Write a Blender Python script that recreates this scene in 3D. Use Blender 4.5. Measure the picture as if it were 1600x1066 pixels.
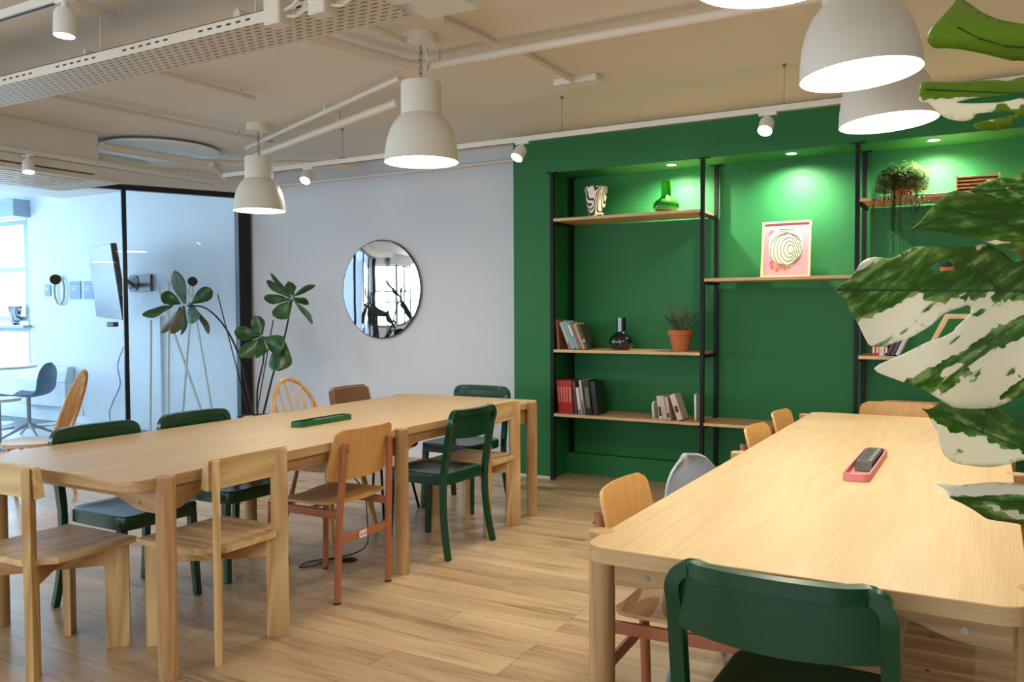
import bpy, bmesh, math, random
from math import pi, sin, cos, radians as R
from mathutils import Vector as V, Matrix, noise as mnoise
from mathutils.geometry import delaunay_2d_cdt
random.seed(4)
S = bpy.context.scene
COL = S.collection
for o in list(bpy.data.objects): bpy.data.objects.remove(o)

# ------------------------------------------------------------------ camera
FPX, PITCH, ROLL, YAW, CH = 1308.8964, -.0348, -.0048, .5173, 1.3276
F0 = V((-sin(YAW), cos(YAW), 0)); R0 = V((cos(YAW), sin(YAW), 0)); U0 = V((0, 0, 1))
FW = F0*cos(PITCH)+U0*sin(PITCH); UP = -F0*sin(PITCH)+U0*cos(PITCH)
CRT = R0*cos(ROLL)+UP*sin(ROLL); CUP = -R0*sin(ROLL)+UP*cos(ROLL)
CP = V((0, 0, CH))
cam = bpy.data.cameras.new('camera'); co = bpy.data.objects.new('camera', cam); COL.objects.link(co)
cam.sensor_width = 36; cam.lens = FPX*36/1600; cam.clip_start = .05
co.matrix_world = Matrix.Translation(CP) @ Matrix((CRT, CUP, -FW)).transposed().to_4x4()
S.camera = co

def at(px, py, X=None, Y=None, Z=None, D=None):
    """world point of a direction at a known plane of the room, or at a distance D"""
    d = FW + CRT*((px-800)/FPX) + CUP*((533-py)/FPX)
    if X is not None: t = X/d.x
    elif Y is not None: t = Y/d.y
    elif Z is not None: t = (Z-CH)/d.z
    else: t = D
    return CP + d*t

# ------------------------------------------------------------------ materials
def lin(c):
    return tuple((x/12.92 if x <= .04045 else ((x+.055)/1.055)**2.4) for x in [v/255 for v in c]) + (1,)
def newmat(name):
    m = bpy.data.materials.new(name); m.use_nodes = True
    nt = m.node_tree; b = nt.nodes['Principled BSDF']
    return m, nt, b
def N(nt, t, **k):
    n = nt.nodes.new(t)
    for a, v in k.items():
        if a in n.inputs: n.inputs[a].default_value = v
        else: setattr(n, a, v)
    return n
def plain(name, c, rough=.5, metal=0, spec=.5, trans=0, coat=0, noise=0, namp=.12):
    m, nt, b = newmat(name)
    b.inputs['Base Color'].default_value = lin(c); b.inputs['Roughness'].default_value = rough
    b.inputs['Metallic'].default_value = metal; b.inputs['Specular IOR Level'].default_value = spec
    b.inputs['Transmission Weight'].default_value = trans; b.inputs['Coat Weight'].default_value = coat
    if noise:
        tc = N(nt, 'ShaderNodeTexCoord'); n = N(nt, 'ShaderNodeTexNoise', Scale=noise, Detail=4.)
        nt.links.new(tc.outputs['Object'], n.inputs['Vector'])
        mx = N(nt, 'ShaderNodeMix', data_type='RGBA', blend_type='MULTIPLY'); mx.inputs[0].default_value = 1
        mx.inputs[6].default_value = lin(c)
        rp = N(nt, 'ShaderNodeMapRange'); rp.inputs[3].default_value = 1-namp; rp.inputs[4].default_value = 1+namp
        nt.links.new(n.outputs['Fac'], rp.inputs[0]); cb = N(nt, 'ShaderNodeCombineColor')
        for i in range(3): nt.links.new(rp.outputs[0], cb.inputs[i])
        nt.links.new(cb.outputs[0], mx.inputs[7]); nt.links.new(mx.outputs[2], b.inputs['Base Color'])
        bp = N(nt, 'ShaderNodeBump', Strength=namp*.4); nt.links.new(n.outputs['Fac'], bp.inputs['Height'])
        nt.links.new(bp.outputs[0], b.inputs['Normal'])
    return m
def wood(name, c1, c2, axis='y', rough=.45, fine=1., figure=.35, coord='Object', st=.035):
    """grain running along an axis: fine fibre lines plus broad cathedral figure"""
    m, nt, b = newmat(name); L = nt.links.new
    tc = N(nt, 'ShaderNodeTexCoord'); mp = N(nt, 'ShaderNodeMapping')
    s = {'x': (st, 1, 1), 'y': (1, st, 1), 'z': (1, 1, st)}[axis]
    mp.inputs['Scale'].default_value = s
    L(tc.outputs[coord], mp.inputs['Vector'])
    n1 = N(nt, 'ShaderNodeTexNoise', Scale=150*fine, Detail=3., Roughness=.6); L(mp.outputs[0], n1.inputs['Vector'])
    mp2 = N(nt, 'ShaderNodeMapping'); s2 = {'x': (.12, 1, 1), 'y': (1, .12, 1), 'z': (1, 1, .12)}[axis]
    mp2.inputs['Scale'].default_value = s2; L(tc.outputs[coord], mp2.inputs['Vector'])
    n2 = N(nt, 'ShaderNodeTexNoise', Scale=5., Detail=1.5, Distortion=.4); L(mp2.outputs[0], n2.inputs['Vector'])
    mu = N(nt, 'ShaderNodeMath', operation='MULTIPLY'); mu.inputs[1].default_value = 16; L(n2.outputs['Fac'], mu.inputs[0])
    fr = N(nt, 'ShaderNodeMath', operation='PINGPONG'); fr.inputs[1].default_value = 1; L(mu.outputs[0], fr.inputs[0])
    mx = N(nt, 'ShaderNodeMix', data_type='FLOAT'); mx.inputs[0].default_value = figure
    L(n1.outputs['Fac'], mx.inputs[2]); L(fr.outputs[0], mx.inputs[3])
    cr = N(nt, 'ShaderNodeValToRGB'); cr.color_ramp.elements[0].position = .25; cr.color_ramp.elements[1].position = .75
    cr.color_ramp.elements[0].color = lin(c2); cr.color_ramp.elements[1].color = lin(c1)
    L(mx.outputs[0], cr.inputs[0])
    b.inputs['Roughness'].default_value = rough
    L(cr.outputs[0], b.inputs['Base Color'])
    bp = N(nt, 'ShaderNodeBump', Strength=.05); L(n1.outputs['Fac'], bp.inputs['Height']); L(bp.outputs[0], b.inputs['Normal'])
    return m
def emit(name, c, s):
    m, nt, b = newmat(name)
    b.inputs['Base Color'].default_value = lin(c); b.inputs['Emission Color'].default_value = lin(c)
    b.inputs['Emission Strength'].default_value = s
    return m

def floor_mat():
    m, nt, b = newmat('oak_floorboards'); L = nt.links.new
    tc = N(nt, 'ShaderNodeTexCoord'); mp = N(nt, 'ShaderNodeMapping'); mp.inputs['Location'].default_value = (.3, -.01, 0)
    L(tc.outputs['Object'], mp.inputs['Vector'])
    br = N(nt, 'ShaderNodeTexBrick', offset=.37, offset_frequency=3, squash=1.)
    br.inputs['Scale'].default_value = 1; br.inputs['Brick Width'].default_value = 1.25; br.inputs['Row Height'].default_value = .1615
    br.inputs['Mortar Size'].default_value = .0013; br.inputs['Mortar Smooth'].default_value = .2; br.inputs['Bias'].default_value = 0
    br.inputs['Color1'].default_value = (.0, .0, .0, 1); br.inputs['Color2'].default_value = (1, 1, 1, 1); br.inputs['Mortar'].default_value = (.5, .5, .5, 1)
    L(mp.outputs[0], br.inputs['Vector'])
    sx = N(nt, 'ShaderNodeSeparateColor'); L(br.outputs['Color'], sx.inputs[0])
    # shift the grain from board to board
    cx = N(nt, 'ShaderNodeCombineXYZ'); mm = N(nt, 'ShaderNodeMath', operation='MULTIPLY'); mm.inputs[1].default_value = 37
    L(sx.outputs[0], mm.inputs[0]); L(mm.outputs[0], cx.inputs[0]); L(mm.outputs[0], cx.inputs[2])
    va = N(nt, 'ShaderNodeVectorMath', operation='ADD'); L(tc.outputs['Object'], va.inputs[0]); L(cx.outputs[0], va.inputs[1])
    m1 = N(nt, 'ShaderNodeMapping'); m1.inputs['Scale'].default_value = (.06, 1, 1); L(va.outputs[0], m1.inputs['Vector'])
    n1 = N(nt, 'ShaderNodeTexNoise', Scale=70., Detail=4., Roughness=.65); L(m1.outputs[0], n1.inputs['Vector'])
    m2 = N(nt, 'ShaderNodeMapping'); m2.inputs['Scale'].default_value = (.16, 1, 1); L(va.outputs[0], m2.inputs['Vector'])
    n2 = N(nt, 'ShaderNodeTexNoise', Scale=7., Detail=3., Distortion=.6); L(m2.outputs[0], n2.inputs['Vector'])
    ad = N(nt, 'ShaderNodeMix', data_type='FLOAT'); ad.inputs[0].default_value = .6
    L(n1.outputs['Fac'], ad.inputs[2]); L(n2.outputs['Fac'], ad.inputs[3])
    cr = N(nt, 'ShaderNodeValToRGB'); e = cr.color_ramp.elements
    e[0].position = .30; e[0].color = lin((122, 97, 68)); e[1].position = .68; e[1].color = lin((204, 178, 142))
    x = e.new(.47); x.color = lin((183, 154, 117))
    L(ad.outputs[0], cr.inputs[0])
    # board to board tint
    tn = N(nt, 'ShaderNodeMapRange'); tn.inputs[3].default_value = .84; tn.inputs[4].default_value = 1.08; L(sx.outputs[0], tn.inputs[0])
    mx = N(nt, 'ShaderNodeVectorMath', operation='SCALE'); L(cr.outputs[0], mx.inputs[0]); L(tn.outputs[0], mx.inputs['Scale'])
    md = N(nt, 'ShaderNodeMix', data_type='RGBA'); L(br.outputs['Fac'], md.inputs[0]); L(mx.outputs[0], md.inputs[6]); md.inputs[7].default_value = lin((110, 80, 50))
    L(md.outputs[2], b.inputs['Base Color'])
    rr = N(nt, 'ShaderNodeMapRange'); rr.inputs[3].default_value = .2; rr.inputs[4].default_value = .42; L(n2.outputs['Fac'], rr.inputs[0]); L(rr.outputs[0], b.inputs['Roughness'])
    bp = N(nt, 'ShaderNodeBump', Strength=.12, Distance=.004, invert=True); L(br.outputs['Fac'], bp.inputs['Height']); L(bp.outputs[0], b.inputs['Normal'])
    return m
def tile_mat():
    m, nt, b = newmat('patterned_tiles'); L = nt.links.new
    tc = N(nt, 'ShaderNodeTexCoord')
    ck = N(nt, 'ShaderNodeTexVoronoi', Scale=3.2, voronoi_dimensions='2D', distance='MANHATTAN'); L(tc.outputs['Object'], ck.inputs['Vector'])
    sp = N(nt, 'ShaderNodeSeparateColor'); L(ck.outputs['Color'], sp.inputs[0])
    gt = N(nt, 'ShaderNodeMath', operation='GREATER_THAN'); gt.inputs[1].default_value = .72; L(sp.outputs[0], gt.inputs[0])
    mx = N(nt, 'ShaderNodeMix', data_type='RGBA'); mx.inputs[6].default_value = lin((225, 228, 230)); mx.inputs[7].default_value = lin((52, 62, 74))
    L(gt.outputs[0], mx.inputs[0]); L(mx.outputs[2], b.inputs['Base Color']); b.inputs['Roughness'].default_value = .25
    return m
def glass_mat():
    m = bpy.data.materials.new('partition_glass'); m.use_nodes = True; nt = m.node_tree; nt.nodes.clear(); L = nt.links.new
    o = N(nt, 'ShaderNodeOutputMaterial'); t = N(nt, 'ShaderNodeBsdfTransparent'); t.inputs[0].default_value = (.93, .965, .985, 1)
    g = N(nt, 'ShaderNodeBsdfGlossy'); g.inputs['Roughness'].default_value = 0
    f = N(nt, 'ShaderNodeFresnel', IOR=1.5); mx = N(nt, 'ShaderNodeMixShader')
    ge = N(nt, 'ShaderNodeNewGeometry'); ir = N(nt, 'ShaderNodeMapRange'); ir.inputs[3].default_value = 1.5; ir.inputs[4].default_value = 1/1.5
    L(ge.outputs['Backfacing'], ir.inputs[0]); L(ir.outputs[0], f.inputs['IOR'])
    L(f.outputs[0], mx.inputs[0]); L(t.outputs[0], mx.inputs[1]); L(g.outputs[0], mx.inputs[2]); L(mx.outputs[0], o.inputs[0])
    return m
def squiggle(name, c1, c2, sc=9):
    m, nt, b = newmat(name); L = nt.links.new
    tc = N(nt, 'ShaderNodeTexCoord')
    n = N(nt, 'ShaderNodeTexNoise', Scale=float(sc), Detail=0., Distortion=.9); L(tc.outputs['Object'], n.inputs['Vector'])
    mu = N(nt, 'ShaderNodeMath', operation='MULTIPLY'); mu.inputs[1].default_value = 9; L(n.outputs['Fac'], mu.inputs[0])
    fr = N(nt, 'ShaderNodeMath', operation='FRACT'); L(mu.outputs[0], fr.inputs[0])
    gt = N(nt, 'ShaderNodeMath', operation='GREATER_THAN'); gt.inputs[1].default_value = .45; L(fr.outputs[0], gt.inputs[0])
    mx = N(nt, 'ShaderNodeMix', data_type='RGBA'); mx.inputs[6].default_value = lin(c1); mx.inputs[7].default_value = lin(c2)
    L(gt.outputs[0], mx.inputs[0]); L(mx.outputs[2], b.inputs['Base Color']); b.inputs['Roughness'].default_value = .4
    return m
def perforated():
    m, nt, b = newmat('perforated_tray_metal'); L = nt.links.new
    tc = N(nt, 'ShaderNodeTexCoord'); mp = N(nt, 'ShaderNodeMapping'); mp.inputs['Location'].default_value = (0, .012, 0)
    L(tc.outputs['Object'], mp.inputs['Vector'])
    br = N(nt, 'ShaderNodeTexBrick', offset=.5, offset_frequency=2)
    br.inputs['Scale'].default_value = 1; br.inputs['Brick Width'].default_value = .056; br.inputs['Row Height'].default_value = .031
    br.inputs['Mortar Size'].default_value = .0115; br.inputs['Mortar Smooth'].default_value = 0
    L(mp.outputs[0], br.inputs['Vector'])
    c = lin((206, 196, 178))
    mx = N(nt, 'ShaderNodeMix', data_type='RGBA'); mx.inputs[6].default_value = lin((60, 52, 44)); mx.inputs[7].default_value = c
    L(br.outputs['Fac'], mx.inputs[0]); L(mx.outputs[2], b.inputs['Base Color']); b.inputs['Roughness'].default_value = .5
    return m
def monstera_mat():
    m, nt, b = newmat('variegated_monstera_leaf'); L = nt.links.new
    tc = N(nt, 'ShaderNodeTexCoord'); at_ = N(nt, 'ShaderNodeAttribute', attribute_name='cream')
    gr = N(nt, 'ShaderNodeAttribute', attribute_name='grain')   # surface coordinates: along / across the veins
    n1 = N(nt, 'ShaderNodeTexNoise', Scale=1., Detail=3.5, Roughness=.5, Distortion=.4); L(gr.outputs['Vector'], n1.inputs['Vector'])
    ad = N(nt, 'ShaderNodeMath', operation='ADD'); L(n1.outputs['Fac'], ad.inputs[0]); L(at_.outputs['Fac'], ad.inputs[1])
    st = N(nt, 'ShaderNodeMapRange'); st.inputs[1].default_value = .985; st.inputs[2].default_value = 1.01; L(ad.outputs[0], st.inputs[0])
    n2 = N(nt, 'ShaderNodeTexNoise', Scale=1.9, Detail=4., Roughness=.55); L(gr.outputs['Vector'], n2.inputs['Vector'])
    k2 = N(nt, 'ShaderNodeMath', operation='MULTIPLY_ADD'); k2.inputs[1].default_value = .3; k2.inputs[2].default_value = 0; L(at_.outputs['Fac'], k2.inputs[0])
    k3 = N(nt, 'ShaderNodeMath', operation='ADD'); L(k2.outputs[0], k3.inputs[0]); L(n2.outputs['Fac'], k3.inputs[1])
    ti = N(nt, 'ShaderNodeAttribute', attribute_name='backlit')  # yellow-green of lamp light through the thin blade, painted into the colour
    cr = N(nt, 'ShaderNodeValToRGB'); e = cr.color_ramp.elements
    e[0].position = .5; e[0].color = lin((56, 100, 24)); e[1].position = .72; e[1].color = lin((154, 178, 108))
    x = e.new(.63); x.color = lin((86, 132, 46)); L(k3.outputs[0], cr.inputs[0])
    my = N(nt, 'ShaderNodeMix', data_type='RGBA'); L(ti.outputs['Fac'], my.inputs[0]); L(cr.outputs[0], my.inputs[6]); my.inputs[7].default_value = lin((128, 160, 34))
    mx = N(nt, 'ShaderNodeMix', data_type='RGBA'); L(st.outputs[0], mx.inputs[0]); L(my.outputs[2], mx.inputs[6]); mx.inputs[7].default_value = lin((246, 241, 220))
    vn = N(nt, 'ShaderNodeAttribute', attribute_name='vein')
    mv = N(nt, 'ShaderNodeMix', data_type='RGBA'); L(vn.outputs['Fac'], mv.inputs[0]); L(mx.outputs[2], mv.inputs[6]); mv.inputs[7].default_value = lin((30, 60, 14))
    L(mv.outputs[2], b.inputs['Base Color']); b.inputs['Roughness'].default_value = .33
    tl = N(nt, 'ShaderNodeBsdfTranslucent'); L(mx.outputs[2], tl.inputs[0])
    ms = N(nt, 'ShaderNodeMixShader'); ms.inputs[0].default_value = .3
    out = nt.nodes['Material Output']; L(b.outputs[0], ms.inputs[1]); L(tl.outputs[0], ms.inputs[2]); L(ms.outputs[0], out.inputs[0])
    return m
def leafy(name, c, c2, rough=.45, tr=.25):
    m = plain(name, c, rough); nt = m.node_tree; b = nt.nodes['Principled BSDF']; L = nt.links.new
    tc = N(nt, 'ShaderNodeTexCoord'); n = N(nt, 'ShaderNodeTexNoise', Scale=12., Detail=3.); L(tc.outputs['Object'], n.inputs['Vector'])
    cr = N(nt, 'ShaderNodeValToRGB'); cr.color_ramp.elements[0].position = .35; cr.color_ramp.elements[1].position = .65
    cr.color_ramp.elements[0].color = lin(c); cr.color_ramp.elements[1].color = lin(c2); L(n.outputs['Fac'], cr.inputs[0]); L(cr.outputs[0], b.inputs['Base Color'])
    tl = N(nt, 'ShaderNodeBsdfTranslucent'); L(cr.outputs[0], tl.inputs[0]); ms = N(nt, 'ShaderNodeMixShader'); ms.inputs[0].default_value = tr
    L(b.outputs[0], ms.inputs[1]); L(tl.outputs[0], ms.inputs[2]); L(ms.outputs[0], nt.nodes['Material Output'].inputs[0])
    return m

M = dict(
    floor=floor_mat(), tiles=tile_mat(), glass=glass_mat(), perf=perforated(), monstera=monstera_mat(),
    wall=plain('white_wall_paint', (208, 209, 212), .8, noise=9, namp=.02), ceil=plain('ceiling_paint', (226, 218, 209), .85, noise=7, namp=.03),
    nbwall=plain('pale_wall_paint', (226, 234, 240), .8), green=plain('green_wall_paint', (17, 106, 50), .62, noise=30, namp=.05),
    blackm=plain('black_metal', (10, 10, 11), .55, spec=.3), frame=plain('black_frame', (10, 11, 13), .35),
    top=wood('oak_veneer_top', (208, 180, 134), (184, 151, 103), 'y', .4, 1.7, .16, st=.012), oakz=wood('oak_leg', (190, 152, 104), (160, 119, 74), 'z', .5),
    oakx=wood('oak_rail_x', (184, 146, 100), (152, 112, 70), 'x', .5), oaky=wood('oak_rail_y', (184, 146, 100), (152, 112, 70), 'y', .5),
    pinex=wood('pine_x', (218, 188, 136), (194, 156, 102), 'x', .5, .5, .5), pinez=wood('pine_z', (212, 178, 124), (184, 142, 88), 'z', .5, .6, .55),
    piney=wood('pine_y', (214, 180, 130), (178, 140, 94), 'y', .5, .5, .5), pined=wood('pine_rail', (208, 170, 114), (178, 132, 78), 'x', .5, .5, .6),
    shelf=wood('shelf_oak', (222, 186, 138), (196, 156, 108), 'x', .5),
    ply=wood('beech_plywood', (212, 164, 98), (192, 140, 76), 'z', .42, 1, .15), plyy=wood('beech_plywood_seat', (206, 158, 100), (178, 128, 74), 'y', .42, 1, .15),
    beech=wood('beech', (210, 162, 104), (184, 134, 78), 'z', .4), copper=plain('terracotta_lacquer', (166, 98, 64), .38),
    gchair=plain('green_lacquer', (7, 58, 33), .27, spec=.45), gblue=plain('green_lacquer_teal', (10, 62, 52), .3),
    leather=plain('brown_leather', (112, 72, 48), .5, noise=40), leatherd=plain('dark_leather', (58, 30, 26), .45, noise=40), stitch=plain('seam_thread', (196, 160, 128), .6),
    greysh=plain('grey_shell_plastic', (158, 168, 180), .45), greyleg=plain('grey_metal', (150, 152, 158), .4), bluesh=plain('blue_grey_shell', (92, 120, 145), .5),
    white=plain('white_lacquer', (226, 224, 218), .4), lampw=plain('lamp_white', (220, 215, 202), .45), lampin=plain('lamp_inner_white', (245, 243, 238), .6), pipe=plain('painted_pipe', (218, 208, 192), .6),
    rail=plain('white_track', (222, 216, 206), .4), slot=plain('track_slot', (34, 40, 60), .5), steel=plain('steel', (140, 136, 130), .3, 1),
    glow=emit('lamp_glow', (255, 244, 226), 7), spotglow=emit('spot_glow', (255, 250, 240), 30),
    mirror=plain('mirror_glass', (222, 222, 222), .015, 1), mframe=plain('mirror_edge', (92, 64, 46), .3, .6),
    terra=plain('terracotta', (190, 104, 58), .75, noise=20), soil=plain('soil', (44, 34, 26), .9), aloe=leafy('aloe_green', (46, 72, 48), (82, 104, 72), .5, .05),
    trail=leafy('trailing_leaves', (46, 76, 34), (96, 118, 60), .5, .25), fig=leafy('fig_leaf', (32, 66, 32), (54, 94, 48), .38, .2), figo=leafy('fig_leaf_olive', (70, 84, 34), (96, 66, 40), .45, .2),
    figb=leafy('fig_leaf_pale', (60, 96, 84), (92, 126, 118), .35, .2), stem=plain('woody_stem', (52, 42, 34), .8), stick=plain('bamboo_cane', (42, 40, 38), .7), potg=plain('grey_brown_pot', (92, 76, 70), .6),
    zebra=squiggle('black_white_glaze', (24, 20, 20), (236, 226, 204), 5.5), zebrab=squiggle('blue_white_glaze', (24, 42, 62), (220, 232, 240), 5.),
    gglass=plain('green_bottle_glass', (52, 150, 40), .05, trans=.55), bglass=plain('black_ceramic', (8, 12, 14), .08, coat=1),
    pink=plain('pink_print', (214, 132, 146), .6), cream=plain('cream_print', (196, 198, 172), .6), dgl=plain('print_green', (44, 72, 60), .6), red=plain('print_red', (222, 76, 44), .6),
    pale=wood('pale_wood_frame', (232, 204, 156), (214, 178, 126), 'z', .5), rattan=plain('woven_tan', (196, 150, 104), .7),
    tpink=plain('pink_plastic', (206, 122, 124), .45), tgreen=plain('green_plastic', (14, 84, 40), .4), blk=plain('black_plastic', (28, 28, 30), .4), gryp=plain('grey_plastic', (84, 86, 86), .4),
    monst=plain('monstera_stem', (86, 128, 40), .5), screen=plain('tv_screen', (60, 76, 92), .3), radi=plain('radiator_white', (214, 224, 232), .4), bluef=plain('window_frame_blue_grey', (150, 172, 188), .45),
    paper=plain('paper_pages', (226, 216, 196), .8), stickw=plain('sticker_white', (232, 226, 222), .5), ink=plain('ink', (40, 40, 52), .6), sred=plain('sticker_red', (186, 66, 52), .5),
    poster=plain('poster_blue', (128, 162, 198), .6), postw=plain('poster_white', (206, 222, 236), .6), gold=plain('wreath_gold', (178, 178, 150), .6), curtain=plain('grey_curtain', (120, 122, 122), .8),
)

M['topx'] = wood('oak_edge_x', (200, 164, 116), (172, 134, 88), 'x', .45, .8, .35)
M['topy'] = wood('oak_edge_y', (200, 164, 116), (172, 134, 88), 'y', .45, .8, .35)
M['slotd'] = plain('slot_shadow_gap', (60, 52, 44), .8)
# ------------------------------------------------------------------ mesh helpers
class MB:
    def __init__(s): s.v = []; s.f = []
    def add(s, vs, fs):
        n = len(s.v); s.v += [V(p) for p in vs]; s.f += [tuple(i+n for i in f) for f in fs]; return s
    def box(s, c, d, rot=None):
        c = V(c); pts = []
        for x in (-.5, .5):
            for y in (-.5, .5):
                for z in (-.5, .5):
                    p = V((x*d[0], y*d[1], z*d[2]))
                    if rot is not None: p = rot @ p
                    pts.append(c+p)
        return s.add(pts, [(0, 1, 3, 2), (4, 6, 7, 5), (0, 4, 5, 1), (2, 3, 7, 6), (0, 2, 6, 4), (1, 5, 7, 3)])
    def span(s, a, b):
        a = V(a); b = V(b); return s.box((a+b)/2, [abs(b[i]-a[i]) for i in range(3)])
    def tube(s, pts, r, seg=12, cap=True, sx=1., sy=1., up=None):
        pts = [V(p) for p in pts]; n = len(pts)
        rs = r if isinstance(r, (list, tuple)) else [r]*n
        vs = []; prev = V(up) if up is not None else None
        for i, p in enumerate(pts):
            t = (pts[min(i+1, n-1)]-pts[max(i-1, 0)]).normalized()
            if prev is None:
                prev = V((0, 0, 1)) if abs(t.z) < .9 else V((1, 0, 0))
            a = (prev - t*prev.dot(t)).normalized(); b = t.cross(a); prev = a
            for k in range(seg):
                w = 2*pi*k/seg; vs.append(p+(a*cos(w)*sx+b*sin(w)*sy)*rs[i])
        fs = [(i*seg+k, i*seg+(k+1) % seg, (i+1)*seg+(k+1) % seg, (i+1)*seg+k) for i in range(n-1) for k in range(seg)]
        if cap: fs += [tuple(reversed(range(seg))), tuple(range((n-1)*seg, n*seg))]
        return s.add(vs, fs)
    def sweep(s, pts, w, h, up, taper=None):
        """rectangular section w (across) x h (along 'up' vectors)"""
        pts = [V(p) for p in pts]; n = len(pts); vs = []
        for i, p in enumerate(pts):
            t = (pts[min(i+1, n-1)]-pts[max(i-1, 0)]).normalized()
            u = V(up[i] if isinstance(up, list) else up); u = (u-t*u.dot(t)).normalized(); b = t.cross(u)
            k = taper[i] if taper else 1
            for x, y in ((-1, -1), (1, -1), (1, 1), (-1, 1)): vs.append(p+b*x*w/2*k+u*y*h/2*k)
        fs = [(i*4+k, i*4+(k+1) % 4, (i+1)*4+(k+1) % 4, (i+1)*4+k) for i in range(n-1) for k in range(4)]
        return s.add(vs, fs+[(3, 2, 1, 0), tuple(range((n-1)*4, n*4))])
    def lathe(s, prof, c=(0, 0, 0), seg=32, close=False):
        c = V(c); vs = []; n = len(prof)
        for r, z in prof:
            for k in range(seg): vs.append(c+V((r*cos(2*pi*k/seg), r*sin(2*pi*k/seg), z)))
        m = n if close else n-1
        fs = [(i*seg+k, i*seg+(k+1) % seg, ((i+1) % n)*seg+(k+1) % seg, ((i+1) % n)*seg+k) for i in range(m) for k in range(seg)]
        if not close:
            if prof[0][0] > 1e-4: fs.append(tuple(reversed(range(seg))))
            if prof[-1][0] > 1e-4: fs.append(tuple(range((n-1)*seg, n*seg)))
        return s.add(vs, fs)
    def prism(s, poly, z0, z1, fn=None):
        """polygon (2D) extruded; fn maps (x,y,z) to world"""
        fn = fn or (lambda x, y, z: V((x, y, z))); n = len(poly)
        vs = [fn(x, y, z0) for x, y in poly]+[fn(x, y, z1) for x, y in poly]
        return s.add(vs, [tuple(reversed(range(n))), tuple(range(n, 2*n))]+[(i, (i+1) % n, (i+1) % n+n, i+n) for i in range(n)])
    def sheet(s, P, nu, nv, t):
        """closed thick shell around the surface P(u,v), u,v in [-1,1]"""
        g = [[V(P(-1+2*i/nu, -1+2*j/nv)) for j in range(nv+1)] for i in range(nu+1)]
        A = []; B = []
        for i in range(nu+1):
            for j in range(nv+1):
                du = g[min(i+1, nu)][j]-g[max(i-1, 0)][j]; dv = g[i][min(j+1, nv)]-g[i][max(j-1, 0)]
                n = du.cross(dv)
                n = n.normalized() if n.length > 1e-9 else V((0, 0, 1))
                A.append(g[i][j]+n*t/2); B.append(g[i][j]-n*t/2)
        w = nv+1; o = len(A); fs = []
        for i in range(nu):
            for j in range(nv):
                a, b, c, d = i*w+j, (i+1)*w+j, (i+1)*w+j+1, i*w+j+1
                fs += [(a, b, c, d), (d+o, c+o, b+o, a+o)]
        for i in range(nu): fs += [(i*w, i*w+o, (i+1)*w+o, (i+1)*w), (i*w+nv, (i+1)*w+nv, (i+1)*w+nv+o, i*w+nv+o)]
        for j in range(nv): fs += [(j, j+1, j+1+o, j+o), (nu*w+j, nu*w+j+o, nu*w+j+1+o, nu*w+j+1)]
        return s.add(A+B, fs)
    def build(s, name, mat, parent=None, bevel=0, seg=2, smooth=38, loc=None):
        me = bpy.data.meshes.new(name)
        off = V(loc) if loc is not None else V((0, 0, 0))
        me.from_pydata([p-off for p in s.v], [], s.f); me.materials.append(mat)
        bm = bmesh.new(); bm.from_mesh(me); bmesh.ops.recalc_face_normals(bm, faces=bm.faces)
        for f in bm.faces: f.smooth = True
        for e in bm.edges:
            if len(e.link_faces) == 2 and e.calc_face_angle(0) > R(smooth): e.smooth = False
        bm.to_mesh(me); bm.free()
        o = bpy.data.objects.new(name, me); COL.objects.link(o)
        if loc is not None: o.location = off
        if parent is not None: o.parent = parent
        if bevel:
            md = o.modifiers.new('bevel', 'BEVEL'); md.width = bevel; md.segments = seg; md.limit_method = 'ANGLE'; md.angle_limit = R(40)
        return o
def tag(o, label, cat, group=None):
    o['label'] = label; o['category'] = cat
    if group: o['group'] = group
    return o
def thing(name, label, cat, loc=(0, 0, 0), rz=0, group=None):
    o = bpy.data.objects.new(name, None); COL.objects.link(o); o.location = loc; o.rotation_euler = (0, 0, rz)
    o.empty_display_size = .1
    return tag(o, label, cat, group)
def struct(o): o['kind'] = 'structure'; return o
def dup(root, loc, rz, label, group=None, name=None):
    r = root.copy(); COL.objects.link(r); r.location = loc; r.rotation_euler = (0, 0, rz); r['label'] = label
    if group: r['group'] = group
    def kids(a, b):
        for ch in list(a.children):
            c = ch.copy(); COL.objects.link(c); c.parent = b; kids(ch, c)
    kids(root, r)
    return r
def rrect(x0, y0, x1, y1, r, n=6):
    out = []
    for cx, cy, a in ((x1-r, y1-r, 0), (x0+r, y1-r, 90), (x0+r, y0+r, 180), (x1-r, y0+r, 270)):
        for k in range(n+1):
            w = R(a+90*k/n); out.append((cx+r*cos(w), cy+r*sin(w)))
    return out
def text(body, size, mat, parent, mtx, name='lettering'):
    cu = bpy.data.curves.new(name, 'FONT'); cu.body = body; cu.size = size; cu.extrude = .0003; cu.align_x = 'CENTER'; cu.align_y = 'CENTER'
    cu.materials.append(mat); tmp = bpy.data.objects.new(name+'_tmp', cu); COL.objects.link(tmp); bpy.context.view_layer.update(); me = bpy.data.meshes.new_from_object(tmp.evaluated_get(bpy.context.evaluated_depsgraph_get())); bpy.data.objects.remove(tmp)
    o = bpy.data.objects.new(name, me); COL.objects.link(o); o.matrix_world = mtx
    if parent: o.parent = parent
    return o

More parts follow.
